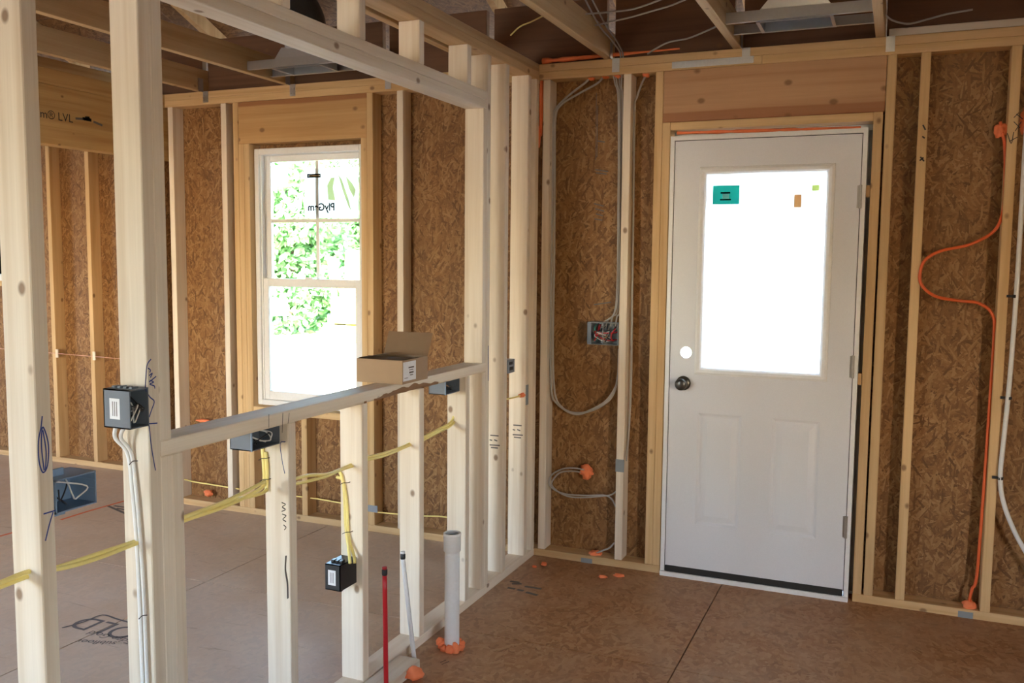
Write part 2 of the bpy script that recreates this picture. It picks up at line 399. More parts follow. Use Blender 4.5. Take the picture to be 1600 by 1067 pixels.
lumber('head_trimmer', 'plate', wb, -.005, .874, 0, D, 2.121, 2.158)
lumber('rough_sill', 'plate', wb, -2.435, -1.692, 0, D, .610, .648)
lumber('cripple_stud', 'plate', wb, -2.10, -2.062, 0, D, S, .610)
def sheet(x0, x1, z0, z1): boxes('sheathing_panel', 'osb_xz', wb, (x0+.0015, x1-.0015, D, D+.011, z0, z1)).data.transform(Matrix())
def sheets(rects):
    for x0, x1, z0, z1 in rects:
        o = boxes('sheathing_panel', 'osb_xz', wb, (x0+.0015, x1-.0015, D+.0005, D+.0115, z0, z1))
        o.data.transform(Matrix.Translation(o.location)); o.location = (0, 0, 0)
sheets([(-3.1, -2.435, -.02, T), (-2.435, -1.692, -.02, .648), (-2.435, -1.692, 2.128, T), (-1.692, -.625, -.02, T), (-.625, -.005, -.02, T), (-.005, .874, 2.121, T), (.874, 1.812, -.02, T), (1.812, 3.03, -.02, T), (3.03, XR, -.02, T)])
boxes('door_casing', 'vinyl', wb, (-.06, .008, D+.012, D+.04, -.02, 2.15)); boxes('door_casing', 'vinyl', wb, (.848, .93, D+.012, D+.04, -.02, 2.15)); boxes('door_casing', 'vinyl', wb, (.008, .848, D+.012, D+.04, 2.096, 2.15))
boxes('gap_sealant', 'greybox', wb, (.858, .8725, .055, .085, .03, 2.09))
# nail plates, truss ties and the toothed strap
def plate_px(name, m, u0, v0, u1, v1, th=.0015, y=0.):
    a, b = on(u0, v0, 1, y), on(u1, v1, 1, y)
    return boxes(name, m, wb, (min(a.x, b.x), max(a.x, b.x), y-th, y-.0002, min(a.z, b.z), max(a.z, b.z)))
for q in ((962, 717, 975, 738), (908, 871, 925, 884), (1497, 954, 1520, 967), (571, 788, 590, 801)): plate_px('nail_plate', 'greybox', *q)
bm = bmesh.new(); box(bm, -.005, .363, -.0025, -.0002, H+.008, H+.038)
for i in range(26):
    for j in range(3):
        x, z = .005+i*.0142, H+.013+j*.0095; box(bm, x, x+.006, -.006, -.002, z, z+.003)
tag(obj('mending_strap', bm, 'steel', wb, at=(.18, 0, H+.02)), 'galvanised toothed steel strap')
def tie(x):
    bm = bmesh.new()
    box(bm, x-.018, x+.018, -.0022, -.0003, H+.012, T); box(bm, x-.018, x-.016, -.04, -.0003, T-.005, T+.07)
    for k, z in enumerate((H+.024, H+.05)):
        for s in (-.009, .009): box(bm, x+s-.003, x+s+.003, -.0045, -.002, z-.003, z+.003)
    return tag(obj('truss_tie', bm, 'steel', wb, at=(x, 0, T)), 'galvanised truss tie')
TRUSS = [-5.83, -5.22, -4.61, -4.0, -3.39, -2.80, -2.19, -1.58, -.97, -.335, .27, .868, 1.49, 2.1, 2.71, 3.32]
for x in TRUSS[5:14]: tie(x+.06)

# grade stamps, pencil and ink on the back wall
ribbon('grade_stamp', 'ink', wb, [[(1577, 221), (1590, 214)], [(1574, 208), (1580, 224), (1584, 206)], [(1586, 205), (1596, 190)], [(1584, 190), (1594, 200)], [(1588, 178), (1598, 186)], [(1584, 184), (1592, 176)]], 1, 0., .003)
ribbon('grade_stamp', 'ink', wb, [[(1442, 195), (1446, 203)], [(1441, 213), (1445, 216)], [(1438, 245), (1444, 252)], [(1437, 251), (1443, 246)]], 1, 0., .006)
ribbon('printed_stamp', 'greyink', wb, [[(930, 265), (950, 268)], [(931, 270), (948, 272)], [(928, 318), (943, 322)], [(930, 326), (944, 330)], [(931, 334), (942, 337)], [(929, 342), (941, 344)], [(928, 476), (955, 472)], [(933, 220), (945, 222)]], 1, D, .006)
ribbon('printed_line', 'greyink', wb, [[(932, 145), (931, 250)], [(934, 165), (933, 245)]], 1, D, .003)

# ------------------------------------------------------------------ bumped-out wall on the far left, and the remaining shell
wl = tag(empty('wall_bump_out'), 'strand board stud wall set back beyond the laminated beam', kind='structure')
for x in (-5.10, -4.645, -4.268, -3.86, -3.45): lumber('stud', 'plate', wl, x, x+S, LY, LY+D, S, H)
lumber('bottom_plate', 'plate', wl, XL+.1, -3.14, LY, LY+D, 0, S); lumber('top_plate', 'plate', wl, XL+.1, -3.14, LY, LY+D, H, H+S); lumber('top_plate', 'plate', wl, XL+.1, -3.14, LY, LY+D, H+S, T)
for x0, x1, z0, z1 in [(-6.26, -5.14, -.02, 1.32), (-6.26, -5.14, 2.12, T), (XL, -6.26, -.02, T), (-5.14, -4.25, -.02, T), (-4.25, -3.1, -.02, T)]:
    o = boxes('sheathing_panel', 'osb_xz', wl, (x0+.0015, x1-.0015, LY+D, LY+D+.011, z0, z1)); o.data.transform(Matrix.Translation(o.location)); o.location = (0, 0, 0)
lumber('rough_sill', 'plate', wl, -6.26, -5.14, LY, LY+D, 1.282, 1.32)
o = boxes('return_panel', 'osb_yz', wl, (-3.1, -3.089, .0, LY+D+.011, -.02, T)); o.data.transform(Matrix.Translation(o.location)); o.location = (0, 0, 0)
w2 = tag(empty('window_2', (-5.7, LY+.05, 1.32)), 'white framed window at the far left edge', kind='structure')
boxes('window_frame', 'vinyl', w2, (-6.26, -6.20, LY+.05, LY+.12, 1.32, 2.12), (-5.20, -5.14, LY+.05, LY+.12, 1.32, 2.12), (-6.20, -5.20, LY+.05, LY+.12, 1.32, 1.37), (-6.20, -5.20, LY+.05, LY+.12, 2.07, 2.12))
boxes('pane', 'glass', w2, (-6.20, -5.20, LY+.08, LY+.084, 1.37, 2.07))
def shell(name, label, rects, ax, val):
    w = tag(empty(name), label, kind='structure')
    for a, b, z0, z1 in rects:
        q = (a, b, val, val+.011, z0, z1) if ax == 1 else (val, val+.011, a, b, z0, z1)
        o = boxes('sheathing_panel', 'osb_xz' if ax == 1 else 'osb_yz', w, q); o.data.transform(Matrix.Translation(o.location)); o.location = (0, 0, 0)
    return w
r = []; x = XL
for a, b, c, d in FRONT_OPEN: r += [(x, a, -.02, T), (a, b, -.02, c), (a, b, d, T)]; x = b
wf = shell('wall_front', 'strand board wall with an unseen opening added for daylight behind the viewer', r+[(x, XR, -.02, T)], 1, YF)
x = XL+.3
while x < XR-.1:
    if not any(a-.06 < x < b+.02 for a, b, c, d in FRONT_OPEN): lumber('stud', 'stud', wf, x, x+S, YF+.012, YF+.1, 0, T)
    x += .406
wlo = shell('wall_left', 'strand board wall with an unseen opening added for daylight', [(YF, -2.6, -.02, T), (-2.6, -1.4, -.02, .6), (-2.6, -1.4, 2.1, T), (-1.4, LY+.1, -.02, T)], 0, XL)
wr = shell('wall_right', 'plain strand board wall', [(YF, -5.5, -.02, T), (-5.5, -4.7, -.02, .6), (-5.5, -4.7, 2.1, T), (-4.7, -1.4, -.02, T), (-1.4, .1, -.02, T)], 0, XR-.011)
y = YF+.3
while y < -.1:
    if not -5.55 < y < -4.68: lumber('stud', 'stud', wr, XR-.1, XR-.012, y, y+S, 0, T)
    y += .406

# ------------------------------------------------------------------ ceiling: trusses, beam, roof boards
ce = tag(empty('ceiling'), 'open roof framing with dark boards above the joists', kind='structure')
SL = .42; YR = -2.65
def roofz(y): return T+.09+.02+(LY+.3-y)*SL if y > YR else roofz_front(y)
def roofz_front(y): return T+.09+.02+(LY+.3-YR)*SL-(YR-y)*SL
ys_back = np.linspace(LY+.25, YR, 5)
for i in range(4):
    for xa, xb in zip(np.arange(XL-.3, XR, 2.44), np.append(np.arange(XL-.3, XR, 2.44)[1:], XR+.3)):
        bm = bmesh.new(); a, b = ys_back[i]-.002, ys_back[i+1]+.002
        za, zb = T+.11+(LY+.3-a)*SL, T+.11+(LY+.3-b)*SL
        vs = box(bm, xa+.002, xb-.002, b, a, 0, .012)
        for v in vs: v.co.z += T+.11+(LY+.3-v.co.y)*SL
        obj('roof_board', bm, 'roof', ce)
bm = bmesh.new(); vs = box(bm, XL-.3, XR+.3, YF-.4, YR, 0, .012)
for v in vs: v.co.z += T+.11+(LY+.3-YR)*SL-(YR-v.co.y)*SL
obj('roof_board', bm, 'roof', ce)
for X in (XL-.02, XR+.02):
    bm = bmesh.new(); zt = T+.10+(LY+.3-YR)*SL
    prof = [(YF-.1, T-.03), (LY+.2, T-.03), (LY+.3, T+.1), (YR, zt), (YF-.1, zt-(YR-YF)*SL)]
    f = bm.faces.new([bm.verts.new((X, y_, z_)) for y_, z_ in prof]); bmesh.ops.solidify(bm, geom=[f], thickness=.012)
    obj('gable_board', bm, 'osb_yz', ce)
for x in TRUSS:
    lumber('joist', 'joist', ce, x, x+S, YF+.1, LY+.0 if x < -3.2 else D, T, T+.125)
    bm = bmesh.new(); vs = box(bm, x, x+S, YR, .3, -.09, -.002)
    for v in vs: v.co.z += T+.11+(LY+.3-v.co.y)*SL
    bmesh.ops.bevel(bm, geom=bm.edges[:], offset=.002, segments=1, affect='EDGES')
    obj('rafter', bm, 'joist', ce)
# blocking boards above the plate leave a slit at the eave
for a, b in zip(TRUSS[5:], TRUSS[6:]):
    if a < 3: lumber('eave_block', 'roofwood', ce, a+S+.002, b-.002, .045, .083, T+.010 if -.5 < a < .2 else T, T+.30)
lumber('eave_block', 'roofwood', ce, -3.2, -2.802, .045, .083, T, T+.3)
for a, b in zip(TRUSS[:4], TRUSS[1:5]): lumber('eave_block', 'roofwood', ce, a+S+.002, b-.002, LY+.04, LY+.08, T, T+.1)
boxes('soffit_board', 'header', ce, (-3.3, XR+.2, D+.02, LY+.22, T-.07, T-.058)); boxes('soffit_board', 'header', ce, (XL-.2, -3.3, LY+D+.02, LY+.22, T-.07, T-.058))
lumber('flat_block', 'stud', ce, .92, 2.4, .012, .08, T+.001, T+.034)
lv = lumber('laminated_beam', 'laminate', ce, -3.139, -3.05, -4.6, LY, 2.085, 2.387)
lumber('beam_plate', 'laminate', ce, -3.139, -3.05, -4.6, LY, 2.388, 2.469)
p0 = on(82, 181, 0, -3.05)
text('printed_lettering', 'Glulam® LVL'[3:], 'ink', lv, .060, frame_m((-3.0485, p0.y+.005, p0.z), (0, 1, 0), (0, 0, 1)))
ribbon('burn_mark', 'ink', lv, [[(131, 186), (136, 186), (141, 187)], [(129, 185), (143, 188)], [(133, 184), (140, 184.5)]], 0, -3.05, .016)
ribbon('burn_mark', 'greyink', lv, [[(118, 185), (130, 186)], [(146, 190), (160, 196)]], 0, -3.05, .012)

# ------------------------------------------------------------------ partition half wall
XW = -.663; XB = XW-D
wp = tag(empty('wall_partition'), 'open stud partition with a bar-height sill and header', kind='structure')
A_Y, B_Y = -2.89, -2.579
CR = (-2.03, -1.623, -1.217, -.81)
stA = lumber('stud', 'stud', wp, XB, XW, A_Y, A_Y+S, S, H)
for y in (-3.30, -3.70, -4.1): lumber('stud', 'stud', wp, XB, XW, y, y+S, S, H)
stB = lumber('king_stud', 'stud', wp, XB, XW, B_Y, B_Y+S, S, H)
ZS, ZT = 1.020, 1.060; ZH = 2.161
lumber('jack_stud', 'stud', wp, XB, XW, B_Y+S, B_Y+2*S, ZT, ZH)
lumber('cripple_stud', 'stud', wp, XB, XW, B_Y+S, B_Y+2*S-.0005, S, ZS); lumber('cripple_stud', 'stud', wp, XB, XW, B_Y+2*S, B_Y+3*S, S, ZS)
cst = [lumber('cripple_stud', 'stud', wp, XB, XW, y, y+S, S, ZS) for y in CR]
for y in CR: lumber('cripple_stud', 'stud', wp, XB, XW, y, y+S, ZH+2*S, H)
lumber('jack_stud', 'stud', wp, XB, XW, -.649, -.6115, ZT, ZH); lumber('cripple_stud', 'stud', wp, XB, XW, -.649, -.6115, S, ZS)
kg = lumber('king_stud', 'stud', wp, XB, XW, -.611, -.573, S, H)
s2 = lumber('stud', 'stud', wp, XB, XW, -.41, -.372, S, H); s3 = lumber('stud', 'stud', wp, XB, XW, -.14, -.102, S, H)
lumber('stud', 'stud', wp, XB, XW, -.038, 0, S, H)
lumber('bottom_plate', 'stud', wp, XB, XW, -4.6, 0, 0, S)
lumber('header_board', 'stud', wp, XB, XW, B_Y+S, -.611, ZH, ZH+S); lumber('header_board', 'stud', wp, XB, XW, B_Y+S, -.611, ZH+S+.0005, ZH+2*S)
lumber('top_plate', 'joist', wp, XB, XW, -4.6, 0, H, H+S); lumber('top_plate', 'joist', wp, XB, XW, -4.6, -.001, H+S+.0005, T)
# the sill has a waney edge broken out below the cardboard box
bm = bmesh.new(); n = 120; ring = []
for i in range(n+1):
    y = B_Y+S+(-.611-B_Y-S)*i/n
    k = max(0, 1-abs((y+1.33)/.36))**.6*(.55+.6*mnoise.noise(Vector((y*22, 1.3, 0))))
    zb = ZS+.034*max(0, k); xr = XW-.018*max(0, k)
    ring.append([bm.verts.new(q) for q in ((XB, y, ZS), (XB, y, ZT), (XW-.002, y, ZT), (XW, y, ZT-.003), (XW, y, max(zb, ZS+.003)), (xr-.003, y, ZS+.001*0))])
wane = [(q[4].co.copy(), q[5].co.copy()) for q in ring]
for a, b in zip(ring, ring[1:]):
    for k in range(6): bm.faces.new((a[k], a[(k+1) % 6], b[(k+1) % 6], b[k]))
bm.faces.new(ring[0][::-1]); bm.faces.new(ring[-1])
bmesh.ops.rotate(bm, verts=bm.verts, cent=(0, 0, 0), matrix=Matrix.Rotation(PI/2, 3, 'X'))   # grain: local Z along the board
sill = obj('bar_sill', bm, 'stud', wp); sill.rotation_euler = (-PI/2, 0, 0)
bm = bmesh.new(); prev = None
for a, b in wane:
    if a.z > ZS+.006:
        cur = (bm.verts.new(a+Vector((.0006, 0, .001))), bm.verts.new((a+b)/2+Vector((.003, 0, -.003))), bm.verts.new(b+Vector((0, 0, -.001))))
        if prev: bm.faces.new((prev[0], prev[1], cur[1], cur[0])); bm.faces.new((prev[1], prev[2], cur[2], cur[1]))
        prev = cur
    else: prev = None
tag(obj('bark_edge', bm, 'barkedge', sill), 'brown bark left along the lower edge')
# ink on the partition
ribbon('blue_marker', 'blueink', stA, [[(66, 650), (64, 668), (60, 690), (61, 720), (67, 738), (74, 728), (76, 700), (72, 678), (66, 668), (65, 700), (69, 735)], [(68, 803), (88, 797)], [(83, 800), (77, 820), (71, 845)], [(67, 672), (72, 705), (71, 735)]], 0, XW, .0032)
ribbon('blue_marker', 'blueink', stB, [[(236, 561), (230, 570), (228, 590), (228, 608), (234, 620), (241, 627), (237, 640), (233, 652)], [(231, 575), (235, 578), (234, 582)], [(233, 587), (238, 583), (235, 590)], [(233, 597), (244, 588)], [(234, 594), (240, 597), (234, 600), (241, 603), (242, 607)], [(233, 662), (246, 661)], [(233, 665), (237, 700), (243, 735)]], 0, XW, .0030)
ribbon('ink_writing', 'ink', cst[0], [[(440, 785), (446, 788), (441, 792), (446, 796), (440, 799)], [(441, 803), (447, 806), (442, 811), (447, 815)], [(443, 820), (447, 824), (444, 828)]], 0, XW-.0, .003)
ribbon('ink_bracket', 'blueink', cst[0], [[(446, 690), (438, 693), (441, 720), (445, 740)]], 0, XW, .003)
ribbon('ink_smear', 'greyink', cst[0], [[(447, 868), (446, 890), (449, 910), (450, 935)]], 0, XW, .008)
ribbon('tick_mark', 'ink', sill, [[(231+189, 647), (231+189, 668)], [(442, 645), (441, 676)], [(452, 645), (450, 662)]], 0, XW, .0022)
for q in (kg, s3):
    u = 765 if q is kg else 801
    yv = -.611 if q is kg else -.14
    v0 = 680 if q is kg else 664
    ribbon('grade_stamp', 'greyink', q, [[(u+1, v0), (u+14, v0+1)], [(u, v0+7), (u+4, v0+8)], [(u+7, v0+7), (u+12, v0+9)], [(u, v0+15), (u+16, v0+16)], [(u+2, v0+19), (u+13, v0+20)]], 1, -.41 if q is kg else -.14, .006)
ribbon('ink_line', 'blueink', kg, [[(763, 540), (763, 560), (763, 595)]], 0, XW, .006)

# ------------------------------------------------------------------ door
dr = tag(empty('door_1', (.428, -.012, 0)), 'white half-lite exterior door with two lower panels in white frame', kind='structure')
ZD = 2.092
fr = boxes('door_frame', 'vinyl', dr, (0, .019, -.012, .10, .0, ZD), (.837, .856, -.012, .10, 0, ZD), (.019, .837, -.012, .10, ZD-.020, ZD))
boxes('stop_strip', 'vinyl', fr, (.019, .031, .034, .10, .03, ZD-.02), (.825, .837, .034, .10, .03, ZD-.02), (.031, .825, .034, .10, ZD-.032, ZD-.02))
boxes('threshold', 'vinyl', dr, (.0, .856, -.022, -.012, 0, .022), (.019, .837, -.012, .10, 0, .014))
boxes('weather_gasket', 'rubber', fr, (.019, .022, -.002, .034, .02, ZD-.02), (.834, .837, -.002, .034, .02, ZD-.02), (.022, .834, -.002, .034, ZD-.0232, ZD-.02))
XA, XZ, Y0, Y1, ZA, ZZ = .0225, .8335, -.008, .034, .050, ZD-.0235
lx0, lx1, lz0, lz1 = .160, .708, 1.008, 1.925
bm = bmesh.new(); HX, HZ, HR = .097, 1.088, .027; HS = .05
box(bm, XA, lx0, Y0, Y1, ZA, HZ-HS); box(bm, XA, lx0, Y0, Y1, HZ+HS, ZZ); box(bm, lx1, XZ, Y0, Y1, ZA, ZZ)
box(bm, XA, HX-HS, Y0, Y1, HZ-HS, HZ+HS); box(bm, HX+HS, lx0, Y0, Y1, HZ-HS, HZ+HS)
box(bm, lx0, lx1, Y0, Y1, lz1, ZZ); box(bm, lx0, lx1, Y0, Y1, .815, lz0)
# square patch with the drilled bolt hole
seg = 32; rr = []
for yv in (Y0, Y1):
    c_, s_ = [], []
    for k in range(seg):
        a = 2*PI*k/seg+PI/4; c, s = math.cos(a), math.sin(a); q = HS/max(abs(c), abs(s))
        c_.append(bm.verts.new((HX+HR*c, yv, HZ+HR*s))); s_.append(bm.verts.new((HX+q*c, yv, HZ+q*s)))
    rr.append((c_, s_))
    for k in range(seg): bm.faces.new((c_[k], c_[(k+1) % seg], s_[(k+1) % seg], s_[k]))
for k in range(seg): bm.faces.new((rr[0][0][k], rr[0][0][(k+1) % seg], rr[1][0][(k+1) % seg], rr[1][0][k]))
# stiles and embossed lower panels
pans = [(.160, .362, .268, .805), (.500, .715, .268, .805)]
box(bm, lx0, pans[1][2] if 0 else .7079, Y0, Y1, ZA, .268); box(bm, pans[0][1], pans[1][0], Y0, Y1, .268, .815)
for a, b in ((.160, .362), (.5, .708)): box(bm, a, b, Y0, Y1, .805, .815)
slab = obj('door_slab', bm, 'door', dr, at=(.428, 0, ZA))
for x0, x1, z0, z1 in pans:
    x1 = min(x1, .708); bm = bmesh.new(); rings = []
    for ins, dy in ((0, 0), (.012, .009), (.020, .009), (.045, .0005), (.05, .0005)):
        rings.append([bm.verts.new((x, Y0+dy, z)) for x, z in ((x0+ins, z0+ins), (x1-ins, z0+ins), (x1-ins, z1-ins), (x0+ins, z1-ins))])
    for a, b in zip(rings, rings[1:]):
        for k in range(4): bm.faces.new((a[k], a[(k+1) % 4], b[(k+1) % 4], b[k]))
    bm.faces.new(rings[-1])
    bk = [bm.verts.new((x, Y1, z)) for x, z in ((x0, z0), (x1, z0), (x1, z1), (x0, z1))]; bm.faces.new(bk[::-1])
    for k in range(4): bm.faces.new((rings[0][(k+1) % 4], rings[0][k], bk[k], bk[(k+1) % 4]))
    obj('embossed_panel', bm, 'door', slab, at=((x0+x1)/2, 0, z0))
# glazing frame: moulded profile
bm = bmesh.new(); rings = []
for ins, dy in ((-.022, 0), (-.020, -.008), (-.010, -.013), (.002, -.011), (.010, -.006), (.014, .0), (.014, .03)):
    rings.append([bm.verts.new((x, Y0+dy, z)) for x, z in ((lx0+ins, lz0+ins), (lx1-ins, lz0+ins), (lx1-ins, lz1-ins), (lx0+ins, lz1-ins))])
for a, b in zip(rings, rings[1:]):
    for k in range(4): bm.faces.new((a[k], a[(k+1) % 4], b[(k+1) % 4], b[k]))
obj('glazing_frame', bm, 'vinyl', slab, at=(.43, 0, lz0))
boxes('pane', 'film', slab, (lx0+.002, lx1-.002, .010, .013, lz0+.002, lz1-.002))
def sticker(name, m, parent, u0, v0, u1, v1, y, th=.0006):
    a, b = on(u0, v0, 1, y), on(u1, v1, 1, y)
    return boxes(name, m, parent, (min(a.x, b.x), max(a.x, b.x), y-th, y, min(a.z, b.z), max(a.z, b.z)))
sticker('teal_sticker', 'tealfilm', slab, 1114, 290, 1155, 319, .0095)
sticker('sticker_print', 'inkfilm', slab, 1126, 300, 1141, 302.5, .0088); sticker('sticker_print', 'inkfilm', slab, 1125, 311, 1142, 313, .0088); sticker('sticker_print', 'sticker', slab, 1129, 303, 1139, 310.5, .0088)
sticker('tan_sticker', 'tanfilm', slab, 1241, 304, 1252, 324, .0095); sticker('lime_sticker', 'limefilm', slab, 1269, 289, 1280, 298, .0095)
boxes('door_sweep', 'rubber', slab, (XA+.002, XZ-.002, -.0095, .03, .016, .052))
bm = bmesh.new(); kx, kz = .0885, .942
lathe(bm, (kx, Y0, kz), [(0.001, 0), (.034, 0), (.034, -.004), (.028, -.008), (.012, -.011), (.0115, -.035), (.020, -.040), (.0275, -.050), (.0285, -.058), (.024, -.066), (.012, -.070), (.001, -.0705)], axis=1)
tag(obj('door_knob', bm, 'pewter', slab, True, at=(kx, Y0, kz)), 'dark pewter round knob')
for z in (1.80, 1.06, .34):
    bm = bmesh.new(); rings = lathe(bm, (.8352, -.0135, z), [(.0062, -.05), (.0062, .05)], 14); capped(bm, rings)
    box(bm, .822, .8345, -.0098, -.0082, z-.048, z+.048)
    tag(obj('hinge', bm, 'brass', dr, at=(.835, -.013, z)), 'metal butt hinge')
boxes('jamb_shim', 'plate', dr, (.857, .872, .01, .07, .98, 1.03)); boxes('jamb_shim', 'plate', dr, (.857, .872, .01, .07, 1.80, 1.85)); boxes('jamb_shim', 'plate', dr, (-.004, -.0005, .01, .07, 1.0, 1.05))

# ------------------------------------------------------------------ double-hung window
wn = tag(empty('window_1', (-2.064, .04, .66)), 'white double-hung vinyl window with stickers on the glass', kind='structure')
wx0, wx1, wz0, wz1 = -2.430, -1.697, .655, 2.132
fw = boxes('window_frame', 'vinyl', wn, (wx0, wx0+.030, .035, .125, wz0, wz1), (wx1-.030, wx1, .035, .125, wz0, wz1), (wx0+.03, wx1-.03, .035, .125, wz1-.035, wz1), (wx0+.03, wx1-.03, .035, .125, wz0, wz0+.03), bevel=.003)
boxes('jamb_track', 'vinyl', fw, (wx0+.03, wx0+.038, .05, .055, wz0+.03, wz1-.035), (wx0+.03, wx0+.038, .088, .092, wz0+.03, wz1-.035), (wx1-.038, wx1-.03, .05, .055, wz0+.03, wz1-.035), (wx1-.038, wx1-.03, .088, .092, wz0+.03, wz1-.035))
def sash(name, y0, y1, z0, z1, side, top, bot):
    a, b = wx0+.031, wx1-.031
    s = boxes(name, 'vinyl', wn, (a, a+side, y0, y1, z0, z1), (b-side, b, y0, y1, z0, z1), (a+side, b-side, y0, y1, z1-top, z1), (a+side, b-side, y0, y1, z0, z0+bot), bevel=.002)
    boxes('pane', 'glass', s, (a+side-.004, b-side+.004, (y0+y1)/2-.002, (y0+y1)/2+.002, z0+bot-.004, z1-top+.004))
    return s
lo = sash('lower_sash', .056, .086, wz0+.031, 1.394, .040, .045, .05)
up = sash('upper_sash', .093, .119, 1.345, wz1-.036, .036, .035, .045)
mx = -2.045
boxes('muntin', 'vinyl', up, (mx-.010, mx+.010, .101, .104, 1.39, 2.06)); boxes('muntin', 'vinyl', up, (wx0+.067, wx1-.067, .1008, .1038, 1.715, 1.735))
for q, m in (((415, 259, 450, 290), 'sticker'), ((476, 264, 560, 340), 'sticker')): sticker('glass_sticker', m, up, *q, y=.1)
sticker('glass_sticker', 'sticker', lo, 421, 466, 450, 494, .0655)
yv = .0985
sticker('sticker_print', 'inkfilm', up, 480, 272, 501, 273.6, yv); sticker('sticker_print', 'inkfilm', up, 480, 275.6, 501, 277.2, yv); sticker('sticker_print', 'inkfilm', up, 480, 273.6, 482, 275.6, yv); sticker('sticker_print', 'inkfilm', up, 499.5, 273.6, 501, 275.6, yv); sticker('sticker_print', 'tanfilm', up, 483, 273.8, 499, 275.4, yv)
c = on(502, 324, 1, yv)
text('sticker_lettering', 'PlyGem', 'inkfilm', up, .058, frame_m((c.x, yv-.0006, c.z), (-1, 0, 0), (0, 0, 1)), .0016)
bm = bmesh.new()
for poly in ([(511, 290), (517, 278), (523, 277), (520, 293), (524, 313), (513, 312)], [(528, 272), (534, 280), (545, 312), (549, 330), (544, 322), (535, 296)], [(540, 275), (550, 286), (556, 297), (553, 309), (546, 296)]):
    bm.faces.new([bm.verts.new(on(u, v, 1, yv)) for u, v in poly])
obj('sticker_logo', bm, 'limefilm', up, at=on(530, 300, 1, yv))
boxes('sash_lock', 'vinyl', lo, (-2.09, -2.04, .040, .058, 1.394, 1.404))

# ------------------------------------------------------------------ electrical boxes
def ebox(name, m, label, x0, x1, y0, y1, z0, z1, open_ax, open_sign, th=.003, ribs=True):
    """a five-sided plastic device box, open on one side"""
    lo_, hi_ = [x0, y0, z0], [x1, y1, z1]
    e = tag(empty(name, ((x0+x1)/2, (y0+y1)/2, z0)), label, 'electrical box')
    bs = []
    for ax in range(3):
        for s in (-1, 1):
            if ax == open_ax and s == open_sign: continue
            b = [[lo_[i], hi_[i]] for i in range(3)]
            b[ax] = [lo_[ax], lo_[ax]+th] if s < 0 else [hi_[ax]-th, hi_[ax]]
            bs.append(b[0]+b[1]+b[2])
    bm = bmesh.new()
    for b in bs: box(bm, *b)
    obj('box_body', bm, m, e, at=((x0+x1)/2, (y0+y1)/2, z0))
    return e
def wires(parent, pts_list, cols, r=.0018):
    for l, c in zip(pts_list, cols):
        bm = bmesh.new(); tube(bm, l, r, 6, 6); obj('wire', bm, c, parent, True, at=l[0])
def xwires(parent, x0, x1, y0, y1, z0, z1, cols, seed):
    rnd = random.Random(seed); L = []
    for c in cols:
        y = rnd.uniform(y0, y1); yy = rnd.uniform(y0, y1)
        L.append([Vector((x0+.004, y, z1-.006)), Vector(((x0+x1)/2, yy, rnd.uniform(z0, z1))), Vector((x1-.008, rnd.uniform(y0, y1), rnd.uniform(z0+.006, z1-.01))), Vector((x1-.012, rnd.uniform(y0, y1), rnd.uniform(z0+.006, z1-.01)))])
    wires(parent, L, cols)
def label_lines(parent, x0, x1, z0, z1, y):
    p = boxes('paper_label', 'paper', parent, (x0, x1, y-.0006, y, z0, z1)); bm = bmesh.new()
    w = x1-x0
    for k in range(3):
        xx = x0+w*(.28+.2*k); box(bm, xx, xx+w*.06, y-.001, y-.0006, z0+(z1-z0)*.15, z1-(z1-z0)*.15)
    obj('label_print', bm, 'greyink', p, at=(x0, y, z0))
e = ebox('electrical_box', 'bluebox', 'dark blue-grey box high on the tall stud beside the bar sill', -.742, XW+.004, -2.640, B_Y-.001, 1.106, 1.200, 0, 1)
label_lines(e, -.722, -.690, 1.128, 1.178, -2.640)
xwires(e, -.735, XW, -2.63, -2.585, 1.11, 1.195, ['whitecable', 'black', 'black', 'whitecable', 'black'], 3)
for k in range(4): boxes('cable_clamp', 'bluebox', e, (-.735+k*.018, -.725+k*.018, -2.62, -2.60, 1.2, 1.2045))
for name, y, lab, sd in (('electrical_box', CR[0], 'blue-grey box with white wires under the near part of bar sill', 5), ('electrical_box', CR[3], 'blue-grey box under the far end of the bar sill', 8)):
    e = ebox(name, 'bluebox', lab, -.772, -.693, y-.130, y-.001, .957, 1.018, 0, 1)
    xwires(e, -.765, -.70, y-.12, y-.015, .962, 1.012, ['whitecable', 'whitecable', 'black', 'whitecable'] if sd == 5 else ['black', 'tan', 'black'], sd)
    boxes('bracket_rim', 'bluepale', e, (-.696, -.692, y-.132, y-.128, .957, 1.018))
e = ebox('electrical_box', 'black', 'black box with paper label low on the stud, yellow cables entering its top', -.748, -.688, -1.724, CR[1]-.001, .392, .482, 0, -1)
label_lines(e, -.736, -.706, .410, .462, -1.724)
for k in range(3): boxes('cable_clamp', 'black', e, (-.74+.016*k, -.73+.016*k, -1.70, -1.68, .482, .489)); boxes('nail_tab', 'black', e, (-.74+.018*k, -.73+.018*k, -1.71, -1.70, .386, .392))
e = ebox('electrical_box', 'bluepale', 'pale blue open box with white wires on the leftmost stud', -.742, XW+.002, A_Y+S+.001, -2.742, .955, 1.030, 0, 1)
xwires(e, -.735, XW+.004, -2.842, -2.76, .96, 1.025, ['whitecable', 'black', 'whitecable', 'black'], 11)
for za, zb in ((1.030, 1.046), (.940, .955)): boxes('nailing_flange', 'bluepale', e, (-.70, -.694, -2.850, -2.80, za, zb))
boxes('rib', 'bluepale', e, (-.74, XW, -2.746, -2.741, .985, .990), (-.74, XW, -2.746, -2.741, 1.005, 1.010))
e = ebox('electrical_box', 'greybox', 'wide grey box packed with red and white wires left of the door', -.392, -.2365, -.006, .062, 1.104, 1.214, 1, -1)
rnd = random.Random(4)
L, cs = [], []
